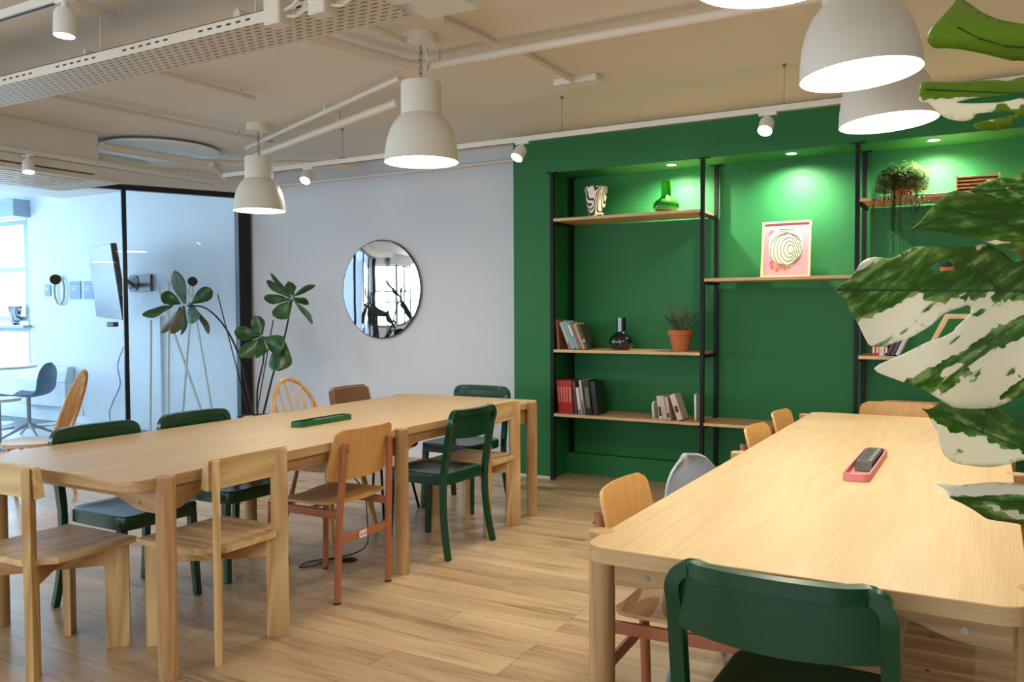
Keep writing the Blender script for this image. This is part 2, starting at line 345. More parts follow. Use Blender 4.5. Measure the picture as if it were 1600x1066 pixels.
# ------------------------------------------------------------------ the room
HC = 2.731
GP0 = V((-6.69, 6.2)); GD = V((-.437, -.8994)); GD.normalize(); GL = 6.6
def G(t, off=0, z=0):                       # a point on the glazed wall's base line
    n = V((GD.y, -GD.x)); p = GP0+GD*t+n*off; return V((p.x, p.y, z))
GE = G(GL)
b = MB(); b.add([(-6.64, 6.3, 0), (3.6, 6.3, 0), (3.6, -4, 0), (-9.7, -4, 0), (GE.x, GE.y, 0), (-6.64, 6.3, -.1), (3.6, 6.3, -.1), (3.6, -4, -.1), (-9.7, -4, -.1), (GE.x, GE.y, -.1)],
       [(0, 1, 2, 3, 4), (9, 8, 7, 6, 5), (0, 5, 6, 1), (1, 6, 7, 2), (2, 7, 8, 3), (3, 8, 9, 4), (4, 9, 5, 0)])
struct(b.build('floor', M['floor']))
b = MB(); b.span((-9.8, -4, HC), (3.6, 6.5, HC+.1)); struct(b.build('ceiling', M['ceil']))
b = MB(); b.span((-6.66, 6.21, 0), (-3.34, 6.4, HC)); struct(b.build('wall_back', M['wall']))
# green wall with its niche: a front skin with the opening cut out, returns, soffit and back
NX0, NX1, NT, NB = -3.012, 1.62, 2.417, 6.27
b = MB(); b.span((-3.34, 5.905, 0), (NX0, 6.5, HC)); b.span((NX0, 5.905, NT), (3.6, 6.5, HC)); b.span((NX1, 5.905, 0), (3.6, 6.5, NT))
b.span((NX0, NB, 0), (NX1, 6.5, NT)); b.span((NX0, 6.2, 0), (NX1, NB, .165))
struct(b.build('wall_green', M['green']))
b = MB(); b.span((3.5, -4, 0), (3.6, 5.905, HC)); struct(b.build('wall_right', M['wall']))
# wall behind the camera with a left window and one added to let in fill light, and the entrance side on the left
b = MB()
for x0, x1, z0, z1 in ((-9.8, -8.9, 0, HC), (-8.9, -5.2, 0, .7), (-8.9, -5.2, 2.5, HC), (-5.2, -3.6, 0, HC), (-3.6, 1.4, 0, .7), (-3.6, 1.4, 2.5, HC), (1.4, 3.6, 0, HC)):
    b.span((x0, -4, z0), (x1, -3.9, z1))
struct(b.build('wall_front', M['wall']))
for i, (x0, x1) in enumerate(((-8.9, -5.2), (-3.6, 1.4))):
    b = MB(); n = 4
    for k in range(n+1):
        x = x0+(x1-x0)*k/n; b.span((x-.03, -3.99, .7), (x+.03, -3.9, 2.5))
    for z in (.7, 1.6, 2.46): b.span((x0, -3.985, z), (x1, -3.905, z+.05))
    f = struct(b.build('window_%d' % (i+1), M['frame']))
    b = MB(); b.span((x0, -3.955, .7), (x1, -3.945, 2.5)); b.build('pane', M['glass'], f)
b = MB(); LX = -9.75
b.span((LX-.1, -4, 0), (LX, -2.6, HC)); b.span((LX-.1, -2.6, 2.3), (LX, .4, HC)); b.span((LX-.1, -2.6, 0), (LX, .4, .9)); 
struct(b.build('wall_left', M['wall']))
b = MB()
for k in range(5): y = -2.6+.75*k; b.span((LX-.08, y-.03, .9), (LX+.0, y+.03, 2.3))
for z in (.9, 1.35, 1.8, 2.25): b.span((LX-.07, -2.6, z), (LX-.01, .4, z+.04))
f = struct(b.build('window_3', M['frame'])); b = MB(); b.span((LX-.05, -2.6, .9), (LX-.04, .4, 2.3)); b.build('pane', M['glass'], f)
# baseboard strips
b = MB(); b.span((-6.6, 6.19, 0), (-3.345, 6.209, .07)); struct(b.build('baseboard_back', M['white']))
b = MB(); b.span((-3.35, 5.893, 0), (NX0, 5.904, .018)); struct(b.build('baseboard_green', M['rail']))

# glazed partition (angled): header wall, black frame, panes
def gbox(b, t0, t1, o0, o1, z0, z1):
    pts = [G(t, o, z) for t in (t0, t1) for o in (o0, o1) for z in (z0, z1)]
    return b.add(pts, [(0, 1, 3, 2), (4, 6, 7, 5), (0, 4, 5, 1), (2, 3, 7, 6), (0, 2, 6, 4), (1, 5, 7, 3)])
HZ = 2.507
b = MB(); gbox(b, 0, GL, -.09, .05, HZ+.05, HC); struct(b.build('wall_above_glass', M['ceil']))
b = MB(); gbox(b, -.02, GL, -.04, .03, HZ, HZ+.05); gbox(b, -.02, GL, -.04, .03, 0, .05); gbox(b, -.02, .1, -.09, .05, 0, HZ)
step = 1.14
for k in range(1, 6): gbox(b, k*step-.02+.02, k*step+.02+.02, -.03, .02, .05, HZ)
gbox(b, GL-.06, GL, -.05, .05, 0, HZ)
wf = struct(b.build('window_partition_frame', M['frame'], bevel=.002))
for k in range(6):
    b = MB(); t0 = .1 if k == 0 else k*step+.04; t1 = min((k+1)*step, GL-.06)
    gbox(b, t0, t1, -.006, .0, .05, HZ); b.build('pane', M['glass'], wf)
for i, (x, y) in enumerate(((86, 437), (300, 440))):
    d = FW+CRT*((x-800)/FPX)+CUP*((533-y)/FPX); n = V((GD.y, -GD.x, 0)); t = ((V((GP0.x, GP0.y, 0))-CP).dot(n))/d.dot(n); p = CP+d*t
    b = MB(); nn = n.normalized(); s_ = 1 if nn.dot(CP-p) > 0 else -1
    up = V((0, 0, 1)); a = V((GD.x, GD.y, 0))
    c = p+nn*s_*.03
    vs = [c+(a*cos(w)+up*sin(w))*.047 for w in [2*pi*k/28 for k in range(28)]]
    vs2 = [v-nn*s_*.018 for v in vs]
    b.add(vs+vs2, [tuple(range(28)), tuple(reversed(range(28, 56)))]+[(k, (k+1) % 28, (k+1) % 28+28, k+28) for k in range(28)])
    tag(b.build('glass_marker_disc', M['blk']), ['round black disc on the glass left of the black upright', 'round black disc on the glass above the fig leaves'][i], 'disc', 'black discs on the glass wall')

# neighbouring room behind the glass
NZ = 3.05
b = MB(); b.add([(-13, 6.3, -.002), (-6.6, 6.3, -.002), (GE.x, GE.y, -.002), (-13, GE.y, -.002), (-13, 6.3, -.1), (-6.6, 6.3, -.1), (GE.x, GE.y, -.1), (-13, GE.y, -.1)],
       [(0, 1, 2, 3), (7, 6, 5, 4), (0, 4, 5, 1), (1, 5, 6, 2), (2, 6, 7, 3), (3, 7, 4, 0)])
struct(b.build('floor_tiled', M['tiles']))
b = MB(); b.add([(-13, 6.3, NZ), (-6.62, 6.3, NZ), (G(0,-.1).x-.05, 6.2, NZ), (GE.x-.1, GE.y, NZ), (-13, GE.y, NZ)]+[(-13, 6.3, NZ+.08), (-6.62, 6.3, NZ+.08), (G(0,-.1).x-.05, 6.2, NZ+.08), (GE.x-.1, GE.y, NZ+.08), (-13, GE.y, NZ+.08)],
       [(0, 1, 2, 3, 4), (9, 8, 7, 6, 5), (0, 5, 6, 1), (1, 6, 7, 2), (2, 7, 8, 3), (3, 8, 9, 4), (4, 9, 5, 0)])
struct(b.build('ceiling_beyond', M['nbwall']))
WX0, WX1 = -12.5, -10.56
b = MB(); b.span((WX1, 6.21, 0), (-6.68, 6.4, NZ)); b.span((-13, 6.21, 0), (WX0, 6.4, NZ)); b.span((WX0, 6.21, 2.55), (WX1, 6.4, NZ)); b.span((WX0, 6.21, 0), (WX1, 6.4, .62))
struct(b.build('wall_beyond_back', M['nbwall']))
b = MB(); b.span((-13.1, GE.y-.1, 0), (-13, 1.5, NZ)); b.span((-13.1, 1.5, 0), (-13, 5.5, .8)); b.span((-13.1, 1.5, 2.6), (-13, 5.5, NZ)); b.span((-13.1, 5.5, 0), (-13, 6.3, NZ)); struct(b.build('wall_beyond_left', M['nbwall']))
b = MB(); b.span((-13, GE.y-.1, 0), (-9.7, GE.y, NZ)); struct(b.build('wall_beyond_front', M['nbwall']))
b = MB()
for x in (WX0+.03, -11.5, WX1-.035): b.span((x-.035, 6.23, .62), (x+.035, 6.3, 2.55))
b.span((WX1-.14, 6.24, 1.25), (WX1-.06, 6.3, 2.5))
for z in (.64, 1.13, 1.27, 1.9, 2.5): b.span((WX0, 6.235, z-.03), (WX1, 6.295, z+.03))
f = struct(b.build('window_beyond', M['bluef'])); b = MB(); b.span((WX0, 6.262, .65), (WX1, 6.268, 2.5)); b.build('pane', M['glass'], f)
b = MB(); b.span((WX0-.05, 6.1, 1.155), (WX1+.04, 6.235, 1.19)); b.build('window_sill', M['bluef'], f)
b = MB()
for k in range(5): y = 1.5+k; b.span((-13.08, y-.03, .8), (-13.02, y+.03, 2.6))
b.span((-13.07, 1.5, 1.7), (-13.03, 5.5, 1.75))
f = struct(b.build('window_beyond_left', M['bluef'])); b = MB(); b.span((-13.055, 1.5, .8), (-13.045, 5.5, 2.6)); b.build('pane', M['glass'], f)
b = MB(); b.span((WX0-.2, 6.0, 2.545), (-10.5, 6.208, 2.76)); tag(b.build('roller_blind_box', M['bluef'], bevel=.004), 'pale boxed blind housing above the window of the next room', 'blind')
b = MB(); b.span((-10.5, 6.195, 0), (-6.8, 6.209, .09)); struct(b.build('baseboard_beyond', M['nbwall']))
b = MB(); b.span((-8.1, 6.17, 0), (-8.02, 6.209, 1.3)); tag(b.build('cable_trunking', M['nbwall']), 'vertical white cable trunking behind the white coat stand', 'trunking')

# ------------------------------------------------------------------ ceiling fittings
b = MB(); b.span((-6.85, -.2, 2.42), (-6.05, 4.13, HC)); struct(b.build('trim_ceiling_beam', M['ceil'], bevel=.004))
t = thing('air_conditioner', 'flat white ceiling air unit with louvred underside at left', 'air conditioner', (-6.5, 3.3, 2.395))
b = MB(); b.span((-.4, -1.2, -.02), (.42, 1.06, .015)); b.build('housing', M['pipe'], t, bevel=.006)
b = MB()
for k in range(7): b.span((-.27+.09*k, -.95, -.028), (-.235+.09*k, .8, -.02))
b.build('louvre', M['rail'], t)
# perforated cable tray along the ceiling
t = thing('cable_tray', 'long white perforated cable tray hung across the ceiling', 'cable tray', (-4.5, 2.6, 2.5))
b = MB(); b.span((-1.15, -.125, -.003), (2.51, .125, 0)); b.build('tray_bed', M['perf'], t)
b = MB(); b.span((-1.15, -.128, -.003), (2.51, -.125, .045)); b.span((-1.15, -.128, .042), (2.51, -.118, .045)); b.build('side_flange', M['pipe'], t)
b = MB()
for k in range(60):
    if k % 9 < 6: b.span((-.95+.056*k, -.1287, .018), (-.95+.056*k+.027, -.1279, .026))
b.build('slots', M['slotd'], t)
b = MB(); b.span((-1.15, .125, -.003), (2.51, .128, .055)); b.build('side_flange', M['pipe'], t)
for x in (-.1, .9, 1.9):
    b = MB()
    for y in (-.12, .12): b.tube([(x, y, 0), (x, y, .23)], .003, 6)
    b.build('hanger', M['pipe'], t)
for i, x in enumerate((-2.44, -2.21)):
    t = thing('junction_box', ['square junction box on the ceiling cable tray, left of two', 'square junction box on the ceiling cable tray, right of two'][i], 'junction box', (x, 2.43, 2.452), 0, 'junction boxes on the cable tray')
    b = MB(); b.box((0, .012, .07), (.085, .066, .14)); b.build('box_body', M['pipe'], t, bevel=.003)
    b = MB(); b.box((0, -.022, .07), (.078, .006, .13)); b.build('cover', M['pipe'], t, bevel=.002)
    b = MB(); b.tube([(.05, 0, .05), (.09, 0, .06), (.12, .02, .1), (.16, .05, .12)], .007, 8); b.tube([(.05, .01, .03), (.1, .01, .02), (.14, .03, .05), (.2, .06, .05)], .006, 8); b.build('cable', M['pipe'], t)
# ceiling conduits: each run is one thing
def run(pts, r, label, name='ceiling_conduit', group='painted conduits under the ceiling', clips=()):
    t = thing(name, label, 'pipe', pts[0], 0, group)
    p0 = V(pts[0]); b = MB(); b.tube([V(p)-p0 for p in pts], r, 10); b.build('pipe', M['pipe'], t)
    for c in clips:
        p = V(pts[0]).lerp(V(pts[1]), c)-p0; b = MB(); b.box(p+V((0, 0, (HC-p0.z-p.z)/2)), (.014, .014, HC-p0.z-p.z)); b.tube([p+V((0, -.006, 0)), p+V((0, .006, 0))], r+.004, 10); b.build('clip', M['pipe'], t)
run([(-4.13, 2.75, 2.70), (-4.09, 3.88, 2.70)], .014, 'short conduit ending on the ceiling left of the middle pendant', clips=(.9,))
run([(-5.13, 2.75, 2.69), (-4.98, 4.9, 2.69)], .014, 'long thin conduit running back from the cable tray at left', clips=(.5, .85))
run([(-3.5, 1.3, 2.70), (-3.52, 2.5, 2.70)], .018, 'conduit crossing the top left corner in front of the tray')
run([(-4.4, .9, 2.70), (-4.45, 2.47, 2.70)], .012, 'thin conduit left of the near track spotlight')
run([(-2.95, 2.7, 2.665), (-2.74, 3.7, 2.665), (-2.66, 3.76, 2.665)], .027, 'thick pipe from the tray to the elbow by the middle pendant', 'ceiling_pipe', 'thick painted ceiling pipes')
run([(-2.68, 3.78, 2.665), (-2.4, 3.78, 2.665), (1.0, 3.82, 2.665)], .024, 'thick pipe running right across the ceiling from the elbow', 'ceiling_pipe', 'thick painted ceiling pipes', clips=(.3,))
run([(-2.6, 2.7, 2.69), (-2.55, 3.6, 2.69)], .014, 'thin conduit beside the thick pipe behind the middle pendant', clips=(.5,))
run([at(625, 122, Z=2.68), at(385, 231, Z=2.68)], .016, 'slanting conduit from the elbow to the far left pendant', clips=(.4,))
run([at(622, 160, Z=2.64), at(400, 243, Z=2.64)], .026, 'slanting thicker conduit below the thin one towards the glass wall', clips=(.35,))
run([(-2.25, 3.3, 2.705), (-2.22, 3.74, 2.705)], .016, 'short conduit between the white panel and the thick pipe')
run([(-2.17, 3.86, 2.705), (-2.17, 4.62, 2.705)], .016, 'conduit running back to the small ceiling box')
run([(-6.0, 4.12, 2.63), (-5.93, 5.0, 2.63), (-5.7, 5.35, 2.64), (-5.3, 5.5, 2.64), (-4.9, 5.9, 2.62)], .032, 'bent pipe over the glass wall corner', 'ceiling_pipe', 'thick painted ceiling pipes')
run([(-6.12, 4.12, 2.57), (-6.1, 4.5, 2.57), (-6.25, 4.7, 2.6)], .03, 'stub pipe leaving the end of the ceiling beam', 'ceiling_pipe', 'thick painted ceiling pipes')
run([(-5.8, 5.0, 2.6), (-6.0, 5.35, 2.55)], .026, 'short pipe branch above the right end of the glass header', 'ceiling_pipe', 'thick painted ceiling pipes')
run([(-6.4, 6.17, 2.6), (-3.36, 6.17, 2.6)], .016, 'thin conduit along the top of the white wall')
b = MB(); b.lathe([(0, 0), (.48, 0), (.49, .012), (.48, .02), (0, .02)], (-6.1, 4.72, 2.69), 40); tag(b.build('ceiling_disc', M['nbwall']), 'large pale round ceiling panel behind the pipes near the beam', 'panel')
b = MB(); b.span((-2.25, 2.92, 2.67), (-1.98, 3.2, 2.731)); tag(b.build('ceiling_panel_box', M['white'], bevel=.004), 'flat white rectangular box on the ceiling above the middle pendant', 'ceiling box')
b = MB(); b.span((-2.3, 4.56, 2.69), (-2.02, 4.66, 2.73)); tag(b.build('ceiling_cable_box', M['white'], bevel=.004), 'small white box on the ceiling above the green wall edge', 'ceiling box')

# lighting tracks and spots
def track(a, c, label, loc):
    t = thing('lighting_track', label, 'lighting track', loc, 0, 'white lighting tracks'); L0 = V(loc)
    b = MB(); b.span(V(a)-L0, V(c)-L0); b.build('rail', M['rail'], t, bevel=.002)
    lo, hi = V(a)-L0, V(c)-L0; m = (lo+hi)/2
    b = MB()
    if abs(hi.x-lo.x) > abs(hi.y-lo.y): b.span((lo.x+.02, m.y-.008, lo.z-.001), (hi.x-.02, m.y+.008, lo.z+.002))
    else: b.span((m.x-.008, lo.y+.02, lo.z-.001), (m.x+.008, hi.y-.02, lo.z+.002))
    b.build('slot', M['slot'], t); return t
tk = track((-5.6, 4.942, 2.465), (3.45, 4.978, 2.5), 'long white track in front of the green wall and mirror wall', (0, 4.96, 2.48))
for x in (-4.3, -2.44, -1.03, .8):
    b = MB(); b.tube([(x, 0, .02), (x, 0, .25)], .0016, 5); b.lathe([(0, .235), (.009, .235), (.009, .251), (0, .251)], (x, 0, 0), 10); b.span((x-.03, -.012, .018), (x+.03, .012, .028)); b.build('suspension_wire', M['steel'], tk)
tk = track((-6.0, -.5, 2.465), (-5.964, 5.2, 2.5), 'white track running towards the viewer at left under the beam', (-5.98, 3, 2.48))
for y in (-1.5, 1.9):
    b = MB(); b.tube([(0, y, .02), (0, y, .25)], .0016, 5); b.build('suspension_wire', M['steel'], tk)
tk = track((-5.2, 2.085, 2.6), (-3.2, 2.121, 2.636), 'short track with dark slot at the top left corner', (-3.7, 2.1, 2.6))
b = MB(); b.span((-1.3, -.01, .03), (-1.27, .01, .13)); b.span((.2, -.01, .03), (.23, .01, .13)); b.build('bracket', M['rail'], tk)
SPOTS = [((-4.65, 4.96), 2.465, (.2, -.8, -1), 'track spotlight over the round mirror', .042),
         ((-2.735, 4.96), 2.465, (-.2, -.75, -1), 'track spotlight at the left edge of the green wall', .042),
         ((-1.12, 4.96), 2.465, (-.06, -.75, -1), 'track spotlight right of centre before the green wall', .042),
         ((-5.98, 3.53), 2.465, (.25, -.1, -1), 'track spotlight under the beam at far left', .04),
         ((-3.275, 2.10), 2.605, (0, -.05, -1), 'large near spotlight hanging at the top left', .042)]
for (x, y), z, d, lab, r in SPOTS:
    t = thing('track_spotlight', lab, 'spotlight', (x, y, z), 0, 'white cylinder spotlights')
    d = V(d).normalized(); q = d.to_track_quat('-Z', 'Y').to_matrix()
    b = MB(); b.span((-.05, -.014, -.014), (.05, .014, 0)); b.tube([(0, 0, -.014), (0, 0, -.05)], .012, 12); b.build('adapter', M['white'], t)
    e = V((0, 0, -.04)); f0 = e; h = .11 if z > 2.6 else .09
    b = MB(); prof = [(0, 0), (r*.75, 0), (r, -.02), (r, -h), (r-.003, -h), (r-.003, -h+.004), (0, -h+.004)]
    b.lathe(prof, (0, 0, 0), 28); b.v = [f0+q @ p for p in b.v]; b.build('lamp_body', M['white'], t)
    b = MB(); b.lathe([(0, -h-.003), (r*.6, -h-.002), (r-.004, -h+.001), (r-.004, -h+.0035), (0, -h+.0035)], (0, 0, 0), 24); b.v = [f0+q @ p for p in b.v]; b.build('lens', M['spotglow'], t)
    L = bpy.data.lights.new('track_spot_light', 'SPOT'); L.energy = 12; L.color = (1, .9, .76); L.spot_size = R(80); L.spot_blend = .8; L.shadow_soft_size = .03
    lo = bpy.data.objects.new('track_spot_light', L); COL.objects.link(lo); lo.location = V((x, y, z))+f0+d*(h+.01); lo.rotation_euler = d.to_track_quat('-Z', 'Y').to_euler()
for i, x in enumerate((-2.06, -1.2, -.32, .75)):
    t = thing('recessed_downlight', ['recessed downlight above the green glass vase', 'recessed downlight above the framed print', 'recessed downlight above the trailing plant', 'recessed downlight at the far right of the niche'][i], 'downlight', (x, 6.03, NT), 0, 'downlights in the niche soffit')
    b = MB(); b.lathe([(.03, -.001), (.043, -.001), (.045, -.005), (.043, -.008), (.03, -.006)], (0, 0, 0), 28, close=True); b.build('trim_ring', M['white'], t)
    b = MB(); b.lathe([(0, -.004), (.03, -.004), (.03, -.001), (0, -.001)], (0, 0, 0), 24); b.build('lens', M['spotglow'], t)
    L = bpy.data.lights.new('downlight_beam', 'SPOT'); L.energy = 92; L.color = (1, .94, .76); L.spot_size = R(165); L.spot_blend = 1; L.shadow_soft_size = .02
    lo = bpy.data.objects.new('downlight_beam', L); COL.objects.link(lo); lo.location = (x, 6.06, NT-.015)

# pendants
def pendant(loc, label, tilt=(0, 0)):
    """origin at the ceiling; the shade's rim hangs to z = 2.09"""
    t = thing('pendant_lamp', label, 'pendant lamp', loc, 0, 'white dome pendant lamps over the tables')
    b = MB(); b.lathe([(0, 0), (.085, 0), (.085, -.04), (.078, -.052), (0, -.055)], (0, 0, 0), 36); b.build('canopy', M['lampw'], t)
    b = MB(); b.lathe([(0, 0), (.088, 0), (.088, -.004), (0, -.004)], (0, 0, .0), 30); b.v = [p+V((0, 0, .0035)) for p in b.v]
    q = Matrix.Rotation(tilt[0], 3, 'X') @ Matrix.Rotation(tilt[1], 3, 'Y'); piv = V((0, 0, -.24))
    b = MB()
    for k in range(5):      # chain links
        z = -.055-.035*k
        a = [(0.008*cos(w) if k % 2 else 0, 0 if k % 2 else .008*cos(w), z-.02+.022*sin(w)) for w in [2*pi*j/12 for j in range(13)]]
        b.tube(a, .0022, 6, cap=False)
    b.tube([(0, 0, -.215), (.02, 0, -.25)], .002, 6); b.tube([(0, 0, -.215), (-.02, 0, -.25)], .002, 6); b.build('chain', M['steel'], t)
    b = MB(); b.tube([(.015, .01, -.05), (.03, .02, -.14), (.0, .02, -.2), (0, 0, -.245)], .0035, 8); b.build('cord', M['rail'], t)
    H = .641-.24; r = .19; n = .1
    prof = [(.02, 0), (n, -.003), (n+.002, -.01), (n+.002, -.165), (.108, -.17), (.135, -.20), (.158, -.24), (.174, -.29), (.184, -.345), (r-.002, -.39), (r, -.4), (r-.003, -.402), (r-.006, -.392),
            (.178, -.345), (.167, -.29), (.15, -.24), (.127, -.205), (.1, -.178), (n-.003, -.168), (n-.003, -.012), (.02, -.008)]
    b = MB(); b.lathe(prof, (0, 0, 0), 56, close=True); b.v = [piv+q @ p for p in b.v]; b.build('lamp_shade', M['lampw'], t)
    b = MB(); b.lathe([(.0, -.378), (.182, -.378), (.182, -.374), (0, -.374)], (0, 0, 0), 48); b.v = [piv+q @ p for p in b.v]; b.build('diffuser', M['glow'], t)
    L = bpy.data.lights.new('pendant_light', 'AREA'); L.shape = 'DISK'; L.size = .34; L.energy = 9.5; L.color = (1, .9, .76)
    lo = bpy.data.objects.new('pendant_light', L); COL.objects.link(lo); lo.location = V(loc)+piv+q @ V((0, 0, -.395)); lo.rotation_euler = q.to_euler()
for (x, y), lab, tl in (((-4.74, 4.53), 'dome pendant farthest left, hanging before the glass wall', (0, 0)), ((-2.515, 3.5), 'dome pendant hanging over the middle of the left table', (0, 0)),
                        ((-.40, 2.95), 'largest-looking dome pendant over the right table', (0, -.07)), ((-.39, 3.75), 'dome pendant partly hidden behind the nearer one at right', (0, -.06)),
                        ((-.45, 1.99), 'nearest dome pendant, only its lit rim showing at the top edge', (0, -.04))):
    pendant((x, y, HC), lab, tl)

# ------------------------------------------------------------------ tables
def table(x0, x1, y0, y1, legs, label, name_loc, rc=.06):
    cx, cy = (x0+x1)/2, (y0+y1)/2; t = thing('long_table', label, 'table', (cx, cy, 0), 0, 'long oak tables')
    hx, hy = (x1-x0)/2, (y1-y0)/2; r = .035
    b = MB(); b.prism(rrect(-hx, -hy, hx, hy, rc, 8), .698, .7395); tt = b.build('tabletop', M['top'], t, bevel=.0025)
    tt.data.materials.append(M['topx']); tt.data.materials.append(M['topy'])
    for p in tt.data.polygons:
        if abs(p.normal.z) < .5: p.material_index = 1 if abs(p.normal.y) > .7 else 2
    for sx in (-1, 1):
        b = MB(); b.span((sx*(hx-.035)-.011, legs[0]-cy, .645), (sx*(hx-.035)+.011, legs[-1]-cy, .698)); 
        for ly in legs:     # curved corner brackets either side of each leg
            y = ly-cy
            for s in (-1, 1):
                if abs(y+s*.3) > hy: continue
                poly = [(0, .645), (0, .602), (.08, .603), (.105, .61), (.125, .622), (.15, .634), (.19, .6451)]
                b.prism([(y+s*a, z) for a, z in poly], sx*(hx-.035)-.011, sx*(hx-.035)+.011, lambda a, z, q: V((q, a, z)))
        b.build('side_rail', M['oaky'], t)
    for sy, ly in ((-1, legs[0]-cy), (1, legs[-1]-cy)):
        b = MB(); b.span((-hx+.03, ly-.011, .645), (hx-.03, ly+.011, .698))
        for s in (-1, 1):
            poly = [(0, .6451), (0, .602), (.08, .603), (.115, .608), (.15, .619), (.185, .632), (.24, .6451)]
            b.prism([(s*(hx-.03-a), z) for a, z in poly], ly-.011, ly+.011, lambda a, z, q: V((a, q, z)))
        b.build('end_rail', M['oakx'], t)
    for sx in (-1, 1):
        for ly in legs:
            b = MB(); b.tube([(sx*(hx+.01), ly-cy, 0), (sx*(hx+.01), ly-cy, .7405)], r, 28); b.build('leg', M['oakz'], t, bevel=.002)
    for s in (-1, 1):
        b = MB(); b.tube([(s*(hx-.12), legs[0]-cy-.014, .632), (s*(hx-.12), legs[0]-cy-.008, .632)], .008, 14); b.build('bolt', M['steel'], t)
    return t
table(-3.642, -2.587, 1.861, 4.913, (1.992, 3.39, 4.781), 'long oak table on the left with six round legs and a green tray', None)
table(-.884, .084, 1.905, 5.082, (2.055, 3.48, 4.93), 'long oak table on the right with a pink tray on top', None)
def tray(loc, L, w, mat, label, grp):
    t = thing('power_tray', label, 'power tray', loc, 0, grp)
    out = rrect(-w/2, -L/2, w/2, L/2, .03, 5); inn = rrect(-w/2+.006, -L/2+.006, w/2-.006, L/2-.006, .025, 5); n = len(out)
    vs = [(x, y, 0) for x, y in out]+[(x, y, .026) for x, y in out]+[(x, y, .026) for x, y in inn]+[(x, y, .003) for x, y in inn]
    fs = [tuple(reversed(range(n))), tuple(range(3*n, 4*n))]
    for k in range(3): fs += [(k*n+i, k*n+(i+1) % n, (k+1)*n+(i+1) % n, (k+1)*n+i) for i in range(n)]
    b = MB(); b.add(vs, fs); b.build('tray', mat, t)
    return t
t = tray((-3.09, 3.375, .7405), .41, .085, M['tgreen'], 'slim green tray with sockets on the left table', 'power trays on the tables')
b = MB(); b.box((0, .06, .013), (.05, .22, .016)); b.build('socket_block', M['tgreen'], t, bevel=.002)
b = MB()
for k in range(5): b.box((0, -.02+.04*k, .0215), (.034, .022, .002))
b.build('socket', M['gryp'], t)
t = tray((-.39, 3.37, .7405), .62, .088, M['tpink'], 'pink tray holding a black socket block on the right table', 'power trays on the tables')
b = MB(); b.prism([(-.13, .004), (-.11, .036), (.25, .036), (.25, .004)], -.026, .032, lambda a, z, q: V((q, a, z))); b.build('socket_block', M['blk'], t, bevel=.002)
b = MB(); b.box((.003, .07, .0372), (.05, .34, .002)); b.build('socket_face', M['gryp'], t)
for k in range(6):
    b = MB(); b.box((-.003, -.06+.05*k, .0388), (.03, .026, .002)); b.build('socket', M['blk'], t)
    b = MB(); b.box((.021, -.06+.05*k, .0388), (.005, .006, .002)); b.build('indicator', M['white'], t)

# ------------------------------------------------------------------ chairs (local: facing +Y, origin on the floor)
def block_chair(label, loc, rz):
    t = thing('plank_chair', label, 'chair', loc, rz, 'pale plank chairs')
    b = MB()
    for k in range(4):
        w = .108; x = -.162+.108*k; xa, xb = x-w/2+.0006, x+w/2-.0006
        cut = lambda q: -.195+max(0, (abs(q)-.13)*1.)
        b.prism([(xb, .22), (xa, .22), (xa, cut(xa))]+([(-.13, -.195)] if k == 0 else [(.13, -.195)] if k == 3 else [])+[(xb, cut(xb))], .416, .44)
    b.build('seat', M['piney'], t, bevel=.0015)
    for sx in (-1, 1):
        for sy in (-1, 1):
            ang = math.atan2(sy*.19, sx*.17); d = V((cos(ang), sin(ang), 0)); nn = V((-d.y, d.x, 0))
            o = V((sx*.183, sy*.206, 0)); w = .088; h = .415 if sy > 0 else .775
            b = MB()
            # a board standing on its end, pointing at the chair's centre
            fn = lambda a, z, q: o-d*a+nn*q+V((0, 0, z))
            b.prism([(0, 0), (w, 0), (w, h), (0, h)] if sy > 0 else [(0, 0), (w, 0), (w, .414), (w*.76, .4141), (w*.76, h), (0, h)], -.014, .014, fn)
            b.build('leg', M['pinez'], t, bevel=.0015)
            b = MB(); b.tube([(sx*.12, sy*.15, .4398), (sx*.12, sy*.15, .441)], .005, 8)
            b.build('screw', M['blk'], t)
    for k, s in enumerate((1, -1)):
        ang = math.atan2(.19, s*.17); d = V((cos(ang), sin(ang), 0)); nn = V((-d.y, d.x, 0)); Lh = .277-.088
        fn = lambda a, z, q: d*a+nn*q+V((0, 0, z))
        poly = [(-Lh, .414), (-Lh, .333), (Lh, .333), (Lh, .414)]
        b = MB(); b.prism(poly, -.013, .013, fn); b.build('cross_rail', M['pined'], t, bevel=.0015)
    b = MB(); b.prism([(-.2, .665), (-.178, .662), (-.143, .668), (-.16, .78), (-.185, .78)][1:], -.2, .2, lambda a, z, q: V((q, a, z)))
    b.build('backrest', M['pinex'], t, bevel=.002)
    return t
def sq(P0, P1, P2, w0, w1):  # gently bent square leg
    n = 7; out = []; tp = []
    for i in range(n):
        s = i/(n-1); out.append(V(P0)*(1-s)**2+V(P1)*2*s*(1-s)+V(P2)*s*s); tp.append((w0*(1-s)+w1*s)/w0)
    return out, tp
